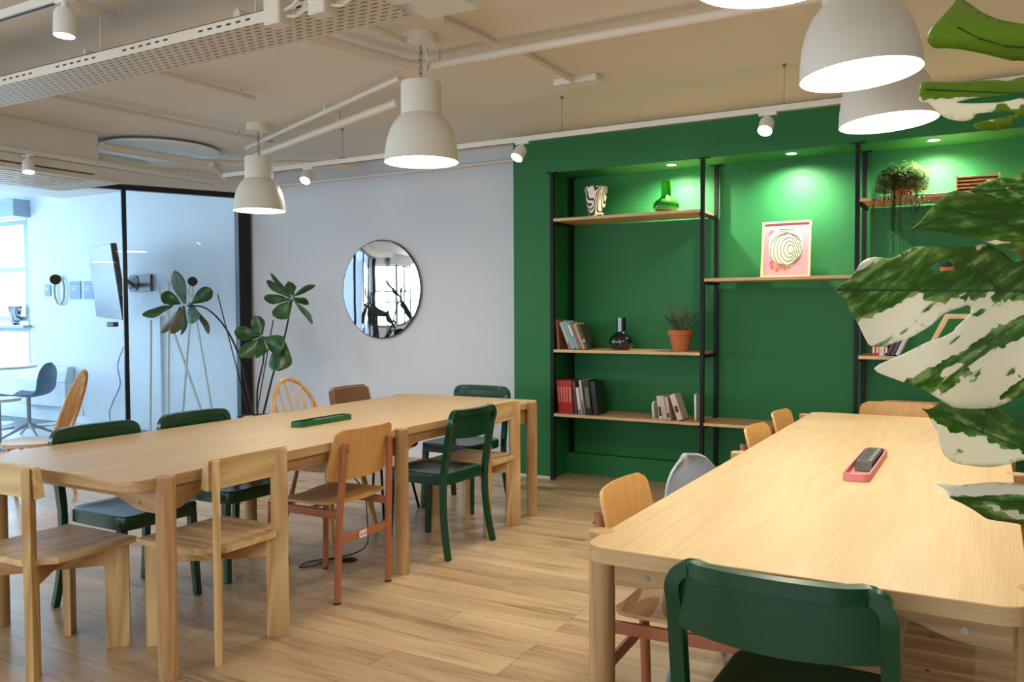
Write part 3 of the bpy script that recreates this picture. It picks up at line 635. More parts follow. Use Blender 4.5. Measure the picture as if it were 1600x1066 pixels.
def green_chair(label, loc, rz, mat=None):
    g = mat or M['gchair']
    t = thing('green_chair', label, 'chair', loc, rz, 'dark green wooden chairs')
    # thick dished seat with a rounded outline
    pts = []
    n = 40
    def outl(k):
        w = 2*pi*k/n; e = .27
        x = abs(cos(w))**e*(1 if cos(w) > 0 else -1)*(.213-.012*(1-sin(w))); y = abs(sin(w))**e*(1 if sin(w) > 0 else -1)*.215
        return x, y
    rings = [(.0, .0, .436), (.5, .5, .439), (.8, .8, .444), (.95, .95, .45), (.99, .99, .447), (1, 1, .437), (1, 1, .394), (.98, .98, .39), (0, 0, .39)]
    vs = []; fs = []
    for a, bb, z in rings[1:-1]:
        for k in range(n):
            x, y = outl(k); vs.append((x*a, y*bb, z))
    m = len(rings)-2
    for i in range(m-1):
        for k in range(n): fs.append((i*n+k, i*n+(k+1) % n, (i+1)*n+(k+1) % n, (i+1)*n+k))
    vs.append((0, 0, .436)); vs.append((0, 0, .39)); c0 = len(vs)-2; c1 = c0+1
    for k in range(n): fs.append((c0, (k+1) % n, k)); fs.append((c1, (m-1)*n+k, (m-1)*n+(k+1) % n))
    b = MB(); b.add(vs, fs); b.build('seat', g, t)
    for sx in (-1, 1):
        p, tp = sq((sx*.182, .172, .4), (sx*.186, .176, .2), (sx*.195, .19, 0), .036, .03)
        b = MB(); b.sweep(p, .036, .036, (1, 0, 0), tp); b.build('leg', g, t, bevel=.004)
        p, tp = sq((sx*.212, -.2055, .452), (sx*.212, -.186, .24), (sx*.232, -.245, 0), .033, .03)
        b = MB(); b.sweep(p, .033, .033, (1, 0, 0), tp); b.build('leg', g, t, bevel=.004)
    # bent back frame: two posts joined by a rounded, bowed top rail
    path = []; ups = []
    ztop = .787; hw = .212; r = .045
    def bow(x): return -.262-.038*(1-(x/hw)**2)
    for z in (.45, .53, .62, .70): path.append(V((-hw, -.2055-.0565*((z-.45)/.337), z)))
    for k in range(0, 8): w = R(180-12.5*k); path.append(V((-hw+r+r*cos(w), bow(hw)+.0, ztop-r+r*sin(w))))
    for k in range(1, 12): x = -hw+r+(2*(hw-r))*k/12; path.append(V((x, bow(x), ztop)))
    mir = [V((-p.x, p.y, p.z)) for p in path[:12]][::-1]
    path += mir
    b = MB(); b.sweep(path, .033, .033, (0, 1, 0)); b.build('back_frame', g, t, bevel=.004)
    def P(u, v):
        x = u*(hw-.008); zl = .655+.0*(1-u*u); z = zl+(ztop-.008-zl)*(v+1)/2
        z = z-(1-(v+1)/2)*.012*(1-u*u)
        return (x, bow(x)+.006+.02*(1-(z-.6)/.2)*.5, z)
    b = MB(); b.sheet(P, 20, 6, .012); b.build('back_panel', g, t)
    return t
def wr(v, W0, W1, Rr, H):
    """half width of a rounded plate at height v in [-1,1]"""
    W = W0+(W1-W0)*(v+1)/2; d = (1-abs(v))*H/2
    return W if d >= Rr else W-Rr+math.sqrt(max(0, Rr*Rr-(Rr-d)**2))
def ply_chair(label, loc, rz, sticker=False):
    t = thing('plywood_chair', label, 'chair', loc, rz, 'beech plywood chairs with terracotta legs')
    def S_(u, v):
        w = wr(v, .215, .205, .05, .42); x = u*w; y = v*.21
        return (x, y+.0, .442+.012*u*u-.02*max(0, (v-.5))**2*4+.006*(-v))
    b = MB(); b.sheet(S_, 16, 18, .011); b.build('seat', M['plyy'], t)
    def B_(u, v):
        w = wr(v, .222, .205, .04, .25); x = u*w; s = (v+1)/2
        return (x, -.205-.055*s-.038*(1-(x/.215)**2)+.02, .555+.24*s)
    b = MB(); b.sheet(B_, 20, 16, .010); b.build('backrest', M['ply'], t)
    for sx in (-1, 1):
        b = MB(); b.tube([(sx*.186, -.226, .004), (sx*.180, -.236, .36), (sx*.163, -.262, .725)], [.0165, .0175, .0155], 18); b.lathe([(0, 0), (.014, 0), (.014, .01), (0, .01)], (sx*.160, -.265, .72), 14)
        lg = b.build('leg', M['copper'], t)
        b = MB(); b.tube([(sx*.186, -.226, 0), (sx*.186, -.226, .008)], .0172, 14); b.build('foot_cap', M['blk'], lg)
        b = MB(); b.tube([(sx*.195, .19, .004), (sx*.19, .175, .425)], [.014, .0165], 18); lg = b.build('leg', M['copper'], t)
        b = MB(); b.tube([(sx*.195, .19, 0), (sx*.195, .19, .008)], .0148, 14); b.build('foot_cap', M['blk'], lg)
        b = MB(); b.span((sx*.181-.008, -.235, .388), (sx*.181+.008, .18, .425)); b.build('side_rail', M['copper'], t, bevel=.003)
        b = MB(); b.box((sx*.163, -.2795, .70), (.006, .004, .006)); b.build('screw', M['blk'], t)
    b = MB(); b.span((-.175, .165, .39), (.175, .183, .425)); b.build('front_rail', M['copper'], t, bevel=.003)
    b = MB(); b.span((-.173, -.2375, .268), (.173, -.2235, .306)); sr = b.build('stretcher', M['copper'], t, bevel=.003)
    if sticker:
        b = MB(); b.span((-.045, -.2395, .266), (.012, -.2375, .308)); st = b.build('label_border', M['sred'], sr)
        b = MB(); b.span((-.0425, -.2405, .2695), (.0095, -.2392, .3045)); st = b.build('sticker', M['stickw'], sr)
        b = MB()
        text('2.c.5', .023, M['ink'], sr, Matrix.Translation((-.0165, -.2412, .287)) @ Matrix.Rotation(R(90), 4, 'X'))
    return t
def windsor(label, loc, rz):
    t = thing('windsor_chair', label, 'chair', loc, rz, 'hoop back windsor chairs')
    def S_(u, v):
        w = .21*math.sqrt(max(0.0, 1-abs(v)**3.2))+.0005; return (u*w, v*.205, .425-.012*(1-u*u)*(1-v*v))
    b = MB(); b.sheet(S_, 18, 22, .026); b.build('seat', M['beech'], t)
    for sx in (-1, 1):
        for sy in (-1, 1):
            b = MB(); b.tube([(sx*.13, sy*.125, .42), (sx*.165, sy*.16, .22), (sx*.2, sy*.2, 0)], [.013, .0185, .012], 14); b.build('leg', M['beech'], t)
        b = MB(); b.tube([(sx*.171, -.166, .19), (sx*.171, 0, .19), (sx*.171, .166, .19)], [.008, .012, .008], 10); b.build('side_stretcher', M['beech'], t)
    b = MB(); b.tube([(-.168, 0, .19), (0, 0, .19), (.168, 0, .19)], [.008, .012, .008], 10); b.build('cross_stretcher', M['beech'], t)
    hz = .485; W = .24
    def hoop(w):
        x = W*cos(w); z = .435+hz*max(0, sin(w))**.92; return V((x*(1-.2*(1-(z-.435)/hz)**1.5), -.16-.17*(z-.435)/hz, z))
    b = MB(); b.tube([hoop(pi*k/28) for k in range(29)], .0125, 12, sx=1.1, sy=1., up=(0, 1, 0)); b.build('hoop', M['beech'], t)
    for k in range(6):
        f = (k-2.5)/2.5; xt = f*.16; w = math.acos(max(-1, min(1, xt/W*1.02))); tp = hoop(w)
        b = MB(); bt = V((f*.105, -.15-.0*abs(f), .43)); b.tube([bt, bt.lerp(tp, .35), tp], [.0065, .0095, .006], 10); b.build('spindle', M['beech'], t)
    return t
def leather_chair(label, loc, rz):
    t = thing('leather_chair', label, 'chair', loc, rz)
    def B_(u, v):
        w = wr(v, .2, .195, .045, .28); x = u*w; s = (v+1)/2; return (x, -.2-.06*s-.03*(1-(x/.2)**2)+.02, .545+.28*s)
    b = MB(); b.sheet(B_, 18, 16, .032); bk = b.build('backrest', M['leather'], t, bevel=.01, seg=3)
    b = MB(); pts = [V(B_(u, v)) for u, v in [(-.93, -.9+.18*k) for k in range(11)]+[(-.93+.186*k, .93) for k in range(11)]+[(.93, .9-.18*k) for k in range(11)]]
    b.tube([p+V((0, .0175, 0)) for p in pts], .002, 6); b.build('stitching', M['stitch'], bk)
    def S_(u, v):
        w = wr(v, .22, .215, .06, .44); return (u*w, v*.215, .455+.018*u*u-.03*max(0, v-.6)*2)
    b = MB(); b.sheet(S_, 16, 16, .04); b.build('seat', M['leatherd'], t, bevel=.01, seg=3)
    for sx in (-1, 1):
        for sy in (-1, 1):
            b = MB(); b.tube([(sx*.12, sy*.12, .435), (sx*.19, sy*.2, 0)], .009, 10); b.build('leg', M['blackm'], t)
        b = MB(); b.tube([(sx*.12, -.19, .44), (sx*.13, -.24, .5), (sx*.13, -.255, .62)], .009, 8); b.build('back_support', M['blackm'], t)
    return t
def shell_chair(label, loc, rz, mat, legm, star=False, grp=None):
    t = thing('shell_chair', label, 'chair', loc, rz, grp)
    def P(u, v):
        # v: -1 front of seat .. +1 top of back
        s = (v+1)/2
        prof = [(.21, .43), (.19, .448), (.08, .435), (-.06, .43), (-.16, .45), (-.205, .51), (-.225, .6), (-.24, .7), (-.25, .79), (-.255, .80)]
        q = s*(len(prof)-1); i = min(int(q), len(prof)-2); f = q-i; y = prof[i][0]*(1-f)+prof[i+1][0]*f; z = prof[i][1]*(1-f)+prof[i+1][1]*f
        w = .205
        if z > .6: w = max(.004, .205*math.sqrt(max(0, 1-((z-.6)/.2005)**2.6)))
        df = (v+1)*.3
        if df < .06: w = w-.06+math.sqrt(max(0, .06**2-(.06-df)**2))
        w = max(w, .004)
        return (u*w, y+.028*u*u*min(1, max(0, (s-.35)*3)), z+.035*u*u*(1-min(1, max(0, (s-.35)*3))))
    b = MB(); b.sheet(P, 16, 40, .008); b.build('shell', mat, t)
    if star:
        b = MB(); b.tube([(0, 0, .43), (0, 0, .1)], .022, 14); b.build('column', legm, t)
        for k in range(4):
            w = R(45+90*k); b = MB(); b.tube([(0, 0, .14), (.28*cos(w), .28*sin(w), .0)], [.02, .011], 10); b.build('leg', legm, t)
    else:
        for sx in (-1, 1):
            for sy in (-1, 1):
                b = MB(); b.tube([(sx*.13, sy*.12, .425), (sx*.205, sy*.2, 0)], [.014, .01], 12); b.build('leg', legm, t)
    return t
E_, W_, N_, S_dir = -pi/2, pi/2, 0, pi      # facing +X, -X, +Y, -Y
# left table
bc = block_chair('plank chair cut by the left edge, at the near end of the left table', (-3.155, 1.915, 0), N_+.02)
dup(bc, (-2.70, 2.33, 0), W_, 'plank chair next to the nearest leg of the left table')
dup(bc, (-2.73, 4.345, 0), W_, 'plank chair behind the green chair at the far corner of the left table')
pc = ply_chair('plywood chair with small white sticker on its terracotta stretcher', (-2.79, 3.07, 0), W_, True)
gc = green_chair('green chair with its back to us between the table leg and far plank chair', (-2.735, 3.91, 0), W_)
dup(gc, (-3.42, 2.47, 0), E_, 'green chair beyond the left table, nearer to the left edge')
dup(gc, (-3.42, 3.04, 0), E_, 'green chair beyond the left table, before the fig plant')
dup(gc, (-3.13, 4.80, 0), S_dir, 'green chair at the far end of the left table by the white wall')
wc = windsor('hoop back windsor chair beyond the left table beside the fig plant', (-3.43, 3.80, 0), E_)
dup(wc, (-5.84, 3.45, 0), R(132), 'hoop back windsor chair seen side-on at the left edge')
leather_chair('brown leather chair with stitched back beyond the left table', (-3.6, 4.35, 0), E_).location = (-3.56, 4.42, 0)
# right table
pc2 = ply_chair('plywood chair nearest to us on the left side of the right table', (-.74, 2.44, 0), E_+.05)
dup(pc2, (-.68, 3.90, 0), E_, 'plywood chair behind the grey shell chair, nearer of the two far ones')
dup(pc2, (-.70, 4.53, 0), E_, 'plywood chair farthest along the left side of the right table')
dup(pc2, (-.44, 5.02, 0), S_dir, 'plywood chair at the far end of the right table, only its back rail showing')
dup(pc2, (.06, 3.22, 0), W_, 'plywood chair on the right side of the right table, at the picture edge')
shell_chair('pale grey shell chair on the left side of the right table', (-.725, 2.93, 0), E_-.22, M['greysh'], M['greyleg'], grp='pale grey shell chairs')
shell_chair('pale grey shell chair on the right side of the right table, at the picture edge', (.04, 2.795, 0), W_, M['greysh'], M['greyleg'], grp='pale grey shell chairs')
dup(gc, (-.36, 1.965, 0), N_-.02, 'large green chair in the foreground at the end of the right table')
dup(bc, (.03, 2.39, 0), W_, 'plank chair seat seen under the near end of the right table')

# socket and cord under the left table
t = thing('floor_socket', 'black floor socket with plugged cord under the left table', 'socket', (-2.97, 3.43, 0))
b = MB(); b.lathe([(0, 0), (.05, 0), (.05, .003), (.03, .012), (0, .014)], (0, 0, 0), 20); b.build('socket_lid', M['blk'], t)
b = MB(); b.box((-.03, -.03, .012), (.05, .03, .02)); b.build('plug', M['gryp'], t, bevel=.003)
pts = [(-3.1, 3.375, .69), (-3.08, 3.5, .5), (-2.98, 3.57, .36), (-2.96, 3.58, .2), (-2.95, 3.57, .07), (-2.98, 3.52, .02), (-3.05, 3.42, .006), (-3.12, 3.3, .006), (-3.1, 3.2, .006), (-3.05, 3.25, .006), (-3.05, 3.36, .008), (-3.0, 3.39, .014)]
sm = []
for i in range(len(pts)-1):
    p0, p1, p2, p3 = [V(pts[max(0, min(len(pts)-1, j))]) for j in (i-1, i, i+1, i+2)]
    for k in range(6):
        s = k/6; sm.append(.5*((2*p1)+(p2-p0)*s+(2*p0-5*p1+4*p2-p3)*s*s+(3*p1-p0-3*p2+p3)*s**3))
b = MB(); b.tube([V((p.x, p.y, max(p.z, .004)))-V((-2.97, 3.43, 0)) for p in sm], .0035, 8); b.build('cord', M['blk'], t)

# ------------------------------------------------------------------ niche shelving
t = thing('shelving_unit', 'black steel shelving with oak shelves in the green niche', 'shelving', (0, 6.05, 0))
PX = [-2.982, -1.782, -.753, .44, 1.58]; YF, YR = 5.89-6.05, 6.235-6.05
for x in PX:
    for y, z0 in ((YF, 0), (YR, .165)):
        if x > 1: x = 1.585
        b = MB(); b.span((x-.0135, y-.0135, z0), (x+.0135, y+.0135, NT)); b.span((x-.045, y-.02, NT-.006), (x+.045, y+.02, NT-.0005)); b.lathe([(0, 0), (.02, 0), (.02, .008), (0, .008)], (x, y, z0), 12)
        b.build('post', M['blackm'], t)
SH = [(0, 2.033), (0, 1.008), (0, .503), (1, 1.537), (1, .503), (2, 2.033), (2, 1.008), (2, .503), (3, 1.537), (3, .503)]
for k, z in SH:
    x0, x1 = PX[k]+.014, min(PX[k+1], 1.585)-.014
    if k == 0 and z < 1.5: x0 = PX[0]-.012+.014
    b = MB(); b.span((x0, YF-.012, z), (x1, YR+.02, z+.022)); b.build('shelf', M['shelf'], t, bevel=.001)
    for x in (x0, x1):
        b = MB(); b.span((x-.012, YF, z-.02), (x+.012, YR, z-.0005)); b.build('shelf_bracket', M['blackm'], t)
ZS = {1: 2.0555, 2: 1.0305, 3: .5255, 4: 1.5595}
# objects on the shelves
t = thing('patterned_vase', 'black and white squiggle vase on the top left shelf', 'vase', (-2.68, 6.05, ZS[1]))
b = MB(); b.lathe([(0, 0), (.05, 0), (.062, .05), (.078, .13), (.09, .24), (.087, .24), (.074, .13), (.05, .02), (0, .015)], (0, 0, 0), 40); b.build('vase_body', M['zebra'], t)
def bottle(name, label, loc, mat, hb, wb, hn, rn):
    b = MB(); pr_ = [(0, 0), (wb*.55, 0), (wb*.85, hb*.12), (wb, hb*.4), (wb*.98, hb*.58), (wb*.88, hb*.76), (wb*.7, hb*.89), (rn*1.3, hb*.97), (rn, hb*1.02), (rn, hb+.012), (rn, hb+hn), (rn-.005, hb+hn), (rn-.005, hb+.02), (wb*.64, hb*.86), (wb*.84, hb*.72), (wb*.94, hb*.42), (wb*.8, hb*.15), (0, .01)]
    b.lathe(pr_, (0, 0, 0), 44); o = b.build(name, mat); o.location = loc; return tag(o, label, 'vase', 'long necked bottle vases')
bottle('glass_vase', 'green glass bottle vase on the top left shelf', (-2.105, 6.04, ZS[1]), M['gglass'], .115, .098, .125, .037)
bottle('black_vase', 'glossy black bottle vase beside the aloe pot', (-2.465, 6.04, ZS[2]), M['bglass'], .128, .094, .12, .036)
# aloe
t = thing('potted_aloe', 'spiky aloe in a terracotta pot on the middle left shelf', 'plant', (-1.99, 6.03, ZS[2]))
def pot(t, r0, r1, h, m=M['terra']):
    b = MB(); b.lathe([(0, 0), (r0, 0), (r1*.93, h*.76), (r1, h*.77), (r1*1.04, h), (r1*.95, h), (r1*.88, h*.8), (0, h*.8)], (0, 0, 0), 36); b.build('pot', m, t)
    b = MB(); b.lathe([(0, h*.86), (r1*.9, h*.86), (r1*.9, h*.8), (0, h*.8)], (0, 0, 0), 24); b.build('soil', M['soil'], t)
pot(t, .058, .088, .155)
def blade(b, base, tip, w, bend, n=7):
    base = V(base); tip = V(tip); ax = tip-base; side = ax.cross(V((0, 1, .2))).normalized() if abs(ax.normalized().dot(V((0, 1, .2)).normalized())) < .95 else V((1, 0, 0)); up = side.cross(ax).normalized()
    rings = []
    for i in range(n):
        s = i/(n-1); c = base+ax*s+V((0, 0, bend*(s*(1-s))*4)); ww = w*(1-s)**.7+.0006
        rings += [c+side*ww, c+up*ww*.45, c-side*ww, c-up*ww*.3]
    b.add(rings, [(i*4+k, i*4+(k+1) % 4, (i+1)*4+(k+1) % 4, (i+1)*4+k) for i in range(n-1) for k in range(4)]+[(3, 2, 1, 0), tuple(range(4*n-4, 4*n))])
b = MB(); rnd = random.Random(3)
for k in range(38):
    w = rnd.uniform(0, 2*pi); e = rnd.uniform(.35, 1.4); L = rnd.uniform(.16, .3)
    blade(b, (.02*cos(w), .02*sin(w), .13), (L*cos(e)*cos(w)*.75, L*cos(e)*sin(w)*.6, .13+L*sin(e)*.85+.02), .0115, .01)
blade(b, (-.02, 0, .14), (-.21, -.02, .2), .006, -.01)
b.build('leaves', M['aloe'], t)
# books
BC = {}
def bookmat(c):
    if c not in BC: BC[c] = plain('book_cover_%d_%d_%d' % c, c, .45, noise=60)
    return BC[c]
def book(x, z, th, h, dp, lean, c, label, grp, y=6.0, spine_text=None):
    """spine faces the room; x = left foot of the spine, lean > 0 tips the top to the left"""
    o = thing('book', label, 'book', (x, y, z), 0, grp); o.rotation_euler = (0, -lean, 0)
    if lean < 0: o.rotation_euler = (0, -lean, 0)
    b = MB(); b.span((0, -dp/2, 0), (.002, dp/2, h)); b.span((th-.002, -dp/2, 0), (th, dp/2, h)); b.span((0, -dp/2-.001, 0), (th, -dp/2+.002, h)); b.build('cover', bookmat(c), o, bevel=.0006)
    b = MB(); b.span((.002, -dp/2+.002, .003), (th-.002, dp/2-.003, h-.003)); b.build('pages', M['paper'], o)
    if spine_text:
        b = MB(); b.span((th*.2, -dp/2-.0016, h*spine_text[1]), (th*.8, -dp/2-.0009, h*spine_text[2])); b.build('spine_print', bookmat(spine_text[0]), o)
    return o
g1 = 'books leaning on the middle left shelf'; x = -2.955
book(x, ZS[2], .018, .235, .16, .07, (150, 92, 64), 'thin brown book against the left post, middle shelf', g1)
x = -2.855
for th, h, c, lab, pr_ in ((.022, .225, (170, 174, 176), 'leaning grey book with a red foot, middle left shelf', ((150, 40, 44), .0, .22)),
                          (.034, .232, (128, 150, 156), 'thicker grey-blue leaning book, middle left shelf', None), (.026, .225, (96, 160, 146), 'pale teal leaning book, middle left shelf', ((210, 220, 210), .5, .9)),
                          (.022, .222, (150, 66, 44), 'rust red leaning book, middle left shelf', None), (.024, .215, (160, 150, 96), 'straw coloured leaning book, middle left shelf', None),
                          (.026, .205, (50, 38, 26), 'dark brown leaning book at the right of the row, middle shelf', ((190, 180, 150), .3, .4))):
    book(x, ZS[2]+.0, th, h, .15, .4, c, lab, g1, spine_text=pr_); x += th/cos(.4)+.0006
g2 = 'books on the lower left shelf'; x = -2.945
for i, (th, h, c, lab) in enumerate(((.026, .262, (176, 30, 26), 'red book touching the left post, lower shelf'), (.022, .262, (168, 26, 24), 'second red book from the left post'), (.024, .26, (180, 34, 28), 'third red book from the left post'),
                          (.022, .262, (172, 28, 26), 'fourth red book from the left post'), (.03, .262, (160, 26, 30), 'thickest red book, last of the red row'))):
    book(x, ZS[3], th, h, .17, .07, c, lab, g2, spine_text=((206, 120, 100), .35, .8)); x += th/cos(.07)+.0008
for th, h, c, lab, pr_, ln in ((.024, .255, (84, 54, 66), 'dark plum book right of the red row', None, .09), (.026, .21, (206, 204, 196), 'white book with blue foot, lower left shelf', ((40, 90, 140), .0, .18), .13), (.018, .27, (196, 186, 170), 'thin cream book beside the dark bundle', ((40, 80, 130), .0, .4), .14),
                              (.05, .265, (26, 32, 30), 'thick near-black book, lower left shelf', ((110, 110, 90), .2, .8), .12), (.04, .262, (34, 40, 34), 'dark book ending the lower left row', None, .12)):
    book(x+.012, ZS[3], th, h, .17, ln, c, lab, g2, spine_text=pr_); x += th/cos(ln)+.0105
g3 = 'pale books between wavy bookends'
x = -2.128+.02
for th, h, c, lab, ln, pr_ in ((.03, .175, (206, 192, 172), 'pale book with black strip beside the left bookend', .13, ((40, 36, 36), .15, .55)), (.026, .175, (198, 180, 160), 'second pale book from the left bookend', .15, None), (.028, .172, (188, 166, 148), 'third pale book, slightly darker spine', .15, ((60, 50, 50), .1, .3))):
    book(x, ZS[3], th, h, .14, ln, c, lab, g3, y=5.97, spine_text=pr_); x += th/cos(ln)+.003
book(x+.046, ZS[3], .042, .195, .14, .33, (212, 188, 172), 'thickest pale book leaning towards the others', g3, y=5.97, spine_text=((60, 46, 46), .3, .55))
for i, (x, h) in enumerate(((-2.165, .13), (-1.845, .2))):
    t = thing('bookend', ['wavy white bookend left of the pale books', 'rounded white bookend against the second post'][i], 'bookend', (x, 5.97, ZS[3]), 0, 'white bookends')
    b = MB(); pl = rrect(-.05, 0, .05, h, .03, 5); b.prism(pl, -.007, .007, lambda a, z, q: V((q+.004*sin(z*50), a, z))); b.build('plate', M['white'], t, bevel=.002)
    b = MB(); b.span((-.007, -.045, 0), (.035 if i == 0 else -.035, .045, .002)); 
    if i == 0: b.build('foot', M['postw'], t)
# framed print
t = thing('framed_print', 'pink print of a striped vase in a thin wooden frame', 'picture', (-1.253, 6.1, ZS[4]+.001)); t.rotation_euler = (R(-9), 0, 0)
w, h = .162, .405
b = MB()
for s in (-1, 1): b.span((s*w-.007, -.009, 0), (s*w+.007, .009, h))
b.span((-w, -.009, 0), (w, .009, .013)); b.span((-w, -.009, h-.013), (w, .009, h)); b.build('frame', M['pale'], t)
b = MB(); b.span((-w, -.002, .01), (w, .006, h-.01)); art = b.build('print', M['pink'], t)
def P2(x, z): return ((x/460-.5)*.30+.0, h-.0-(z/790)*h*.93-.02)
prof = [(-.075, .33), (-.1, .315), (-.115, .27), (-.115, .2), (-.1, .15), (-.07, .105), (-.045, .085)]
vp = [(-.068, .352), (-.062, .33)]+[(-.09, .315), (-.112, .285), (-.118, .23), (-.112, .17), (-.085, .12), (-.05, .09), (-.045, .075)]
poly = vp+[(-x+.0, z) for x, z in vp[::-1]]
b = MB(); b.prism([(x-.002, z) for x, z in poly], -.0035, -.002, lambda x, z, q: V((x, q, z))); b.build('printed_vase', M['cream'], art)
b = MB()
for k in range(6):      # nested drop lines
    s = 1-k*.16; hz_ = .114 if k < 3 else .114*(1-(k-2)*.24); sh = .006*k
    pts = []
    for j in range(33):
        w2 = 2*pi*j/32; sn = sin(w2); px_ = .108*s*(1 if sn > 0 else -1)*abs(sn)**(1.15 if k > 1 else .8)+sh; pz = .203+hz_*cos(w2)
        pts.append((px_, -.0042, pz))
    b.tube(pts, .0019, 5, cap=False)
for z in (.325, .337, .349): b.tube([(-.055, -.0042, z), (.055, -.0042, z)], .0013, 5)
for z in (.082, .074): b.tube([(-.04, -.0042, z), (.04, -.0042, z)], .0012, 5)
for k in range(5): w2 = R(100+18*k); b.tube([(-.09+.02*cos(w2), -.0042, .315+.02*sin(w2)), (-.09+.034*cos(w2), -.0042, .315+.034*sin(w2))], .0012, 5)
b.build('printed_lines', M['dgl'], art)
b = MB()
for x, z in ((-.098, .108), (-.09, .08), (-.055, .06), (-.042, .092), (-.002, .072)): b.lathe([(0, 0), (.0125, 0), (.0125, .0015), (0, .0015)], (0, 0, 0), 14); b.v[-56:] = [V((p.x+x, -.0036-p.z, p.y+z)) for p in b.v[-56:]]
b.build('printed_berries', M['red'], art)
# trailing plant
t = thing('trailing_plant', 'bushy trailing plant in a terracotta pot on the top right shelf', 'plant', (-.50, 6.03, ZS[1]))
pot(t, .055, .082, .14)
def leafquad(b, c, d, s, up=V((0, 0, 1))):
    d = V(d).normalized(); side = d.cross(up); side = side.normalized() if side.length > .1 else V((1, 0, 0))
    b.add([c, c+d*s*.5+side*s*.4+up*s*.1, c+d*s, c+d*s*.5-side*s*.4+up*s*.1], [(0, 1, 2, 3)])
rnd = random.Random(8); b = MB(); sb = MB()
for k in range(3400):
    w = rnd.uniform(0, 2*pi); r = .145*rnd.random()**.45; z = .045+.2*rnd.random()*(1-.5*(r/.145)**2)
    if z < .13 and r < .09: r = .1+.03*rnd.random()
    p = V((r*cos(w)*1.05, r*sin(w)*.8, z)); leafquad(b, p, (cos(w)+rnd.uniform(-.7, .7), sin(w)+rnd.uniform(-.7, .7), rnd.uniform(-.6, .8)), rnd.uniform(.013, .024))
for k in range(46):
    w = rnd.uniform(pi*.95, pi*2.05); r = rnd.uniform(.09, .145); L = rnd.uniform(.1, .2) if rnd.random() < .7 else rnd.uniform(.25, .5)
    x0 = r*cos(w)*1.1; y0 = min(r*sin(w), -.165); 
    if L > .24: x0 = rnd.choice((-.035, -.02, .0, .02, -.05, .09))+rnd.uniform(-.012, .012)
    pts = [V((x0*.6, -.05, .16)), V((x0*.9, y0*.8, .13)), V((x0, y0-.02, .04)), V((x0+rnd.uniform(-.01, .01), y0-.022, .05-L*.5)), V((x0+rnd.uniform(-.015, .015), y0-.02, .05-L))]
    sb.tube(pts, .0009, 4)
    for j in range(int(L*260)):
        s = j/(L*260)*3.999; i = int(s); p = pts[i].lerp(pts[i+1], s-i); leafquad(b, p, (rnd.uniform(-1, 1), rnd.uniform(-1, .3), rnd.uniform(-.8, .3)), rnd.uniform(.010, .017))
b.build('foliage', M['trail'], t); sb.build('trailing_stems', M['stem'], t)
# right bay
t = thing('woven_tray', 'ribbed tan wooden letter tray on the top right shelf', 'tray', (-.07, 6.03, ZS[1]))
b = MB()
for k in range(5): b.span((-.115, -.08, .003+.022*k), (.115, .08, .014+.022*k))
b.build('slats', M['rattan'], t, bevel=.002)
for s in (-1, 1): b = MB(); b.span((s*.115-.005, -.083, 0), (s*.115+.005, .083, .112)); b.build('side_panel', M['pale'], t)
g4 = 'books on the middle right shelf'; x = -.66
for th, c, lab, ln in ((.022, (190, 34, 30), 'red book, left one of the pair on the middle right shelf', 0), (.02, (180, 40, 34), 'red book, right one of the pair on the middle right shelf', 0), (.03, (214, 210, 206), 'white upright book behind the big leaf', 0), (.022, (120, 34, 34), 'maroon book behind the big leaf', 0)):
    book(x, ZS[2], th, .19, .14, ln, c, lab, g4, y=5.98, spine_text=((226, 200, 190), .1, .3)); x += th+.001
x += .085
for th, c, lab in ((.02, (84, 36, 52), 'slanting plum book behind the big leaf'), (.02, (54, 56, 90), 'slanting navy book behind the big leaf'), (.022, (200, 196, 200), 'slanting pale book behind the big leaf')):
    o = book(x-.075, ZS[2]+.001, th, .19, .14, 0, c, lab, g4, y=5.98); o.rotation_euler = (0, .42, 0); o.location.x = x-.1; o.location.z = ZS[2]+.001+th*sin(.42); x += th/cos(.42)+.006
t = thing('wooden_easel_frame', 'pale wooden stand with angled arms behind the big leaf', 'stand', (-.2, 6.02, ZS[2]))
b = MB(); b.prism([(-.17, 0), (-.14, 0), (-.02, .24), (.08, .24), (.1, .27), (-.04, .27)], -.02, .02, lambda x, z, q: V((x, q, z))); b.build('arm', M['pale'], t, bevel=.002)
b = MB(); b.span((.1, -.03, 0), (.13, .03, .36)); b.build('upright', M['pale'], t, bevel=.002)
b = MB(); b.span((-.2, -.03, 0), (.13, .03, .012)); b.build('base', M['pale'], t)
t = thing('wooden_tray', 'framed pink picture lying flat above the far chair, lower right shelf', 'picture', (-.34, 6.0, ZS[3])); t.rotation_euler = (R(-14), 0, 0)
b = MB()
for s in (-1, 1): b.span((s*.25-.008, -.01, 0), (s*.25+.008, .01, .21)); 
b.span((-.25, -.01, 0), (.25, .01, .014)); b.span((-.25, -.01, .196), (.25, .01, .21)); b.build('frame', M['rattan'], t)
b = MB(); b.span((-.245, -.003, .01), (.245, .005, .2)); b.build('print', M['pink'], t)
b = MB(); b.span((-.24, -.005, .015), (-.02, -.003, .19)); b.build('mount', M['postw'], t)
t = thing('small_potted_plant', 'small spiky plant in a terracotta pot glimpsed between the monstera leaves', 'plant', (-.13, 6.05, 1.0305+.0)); 
t.location = at(1484, 424, Y=6.05); t.location.z = 1.5
bs = thing('wall_shelf', 'small bracketed oak shelf carrying the small terracotta pot', 'shelf', (t.location.x, 6.14, 1.478))
b = MB(); b.span((-.12, -.125, 0), (.12, .128, .0215)); b.build('shelf', M['shelf'], bs); b = MB(); b.span((-.1, .1, -.05), (-.08, .128, 0)); b.span((.08, .1, -.05), (.1, .128, 0)); b.build('shelf_bracket', M['blackm'], bs)
pot(t, .035, .055, .1)
b = MB()
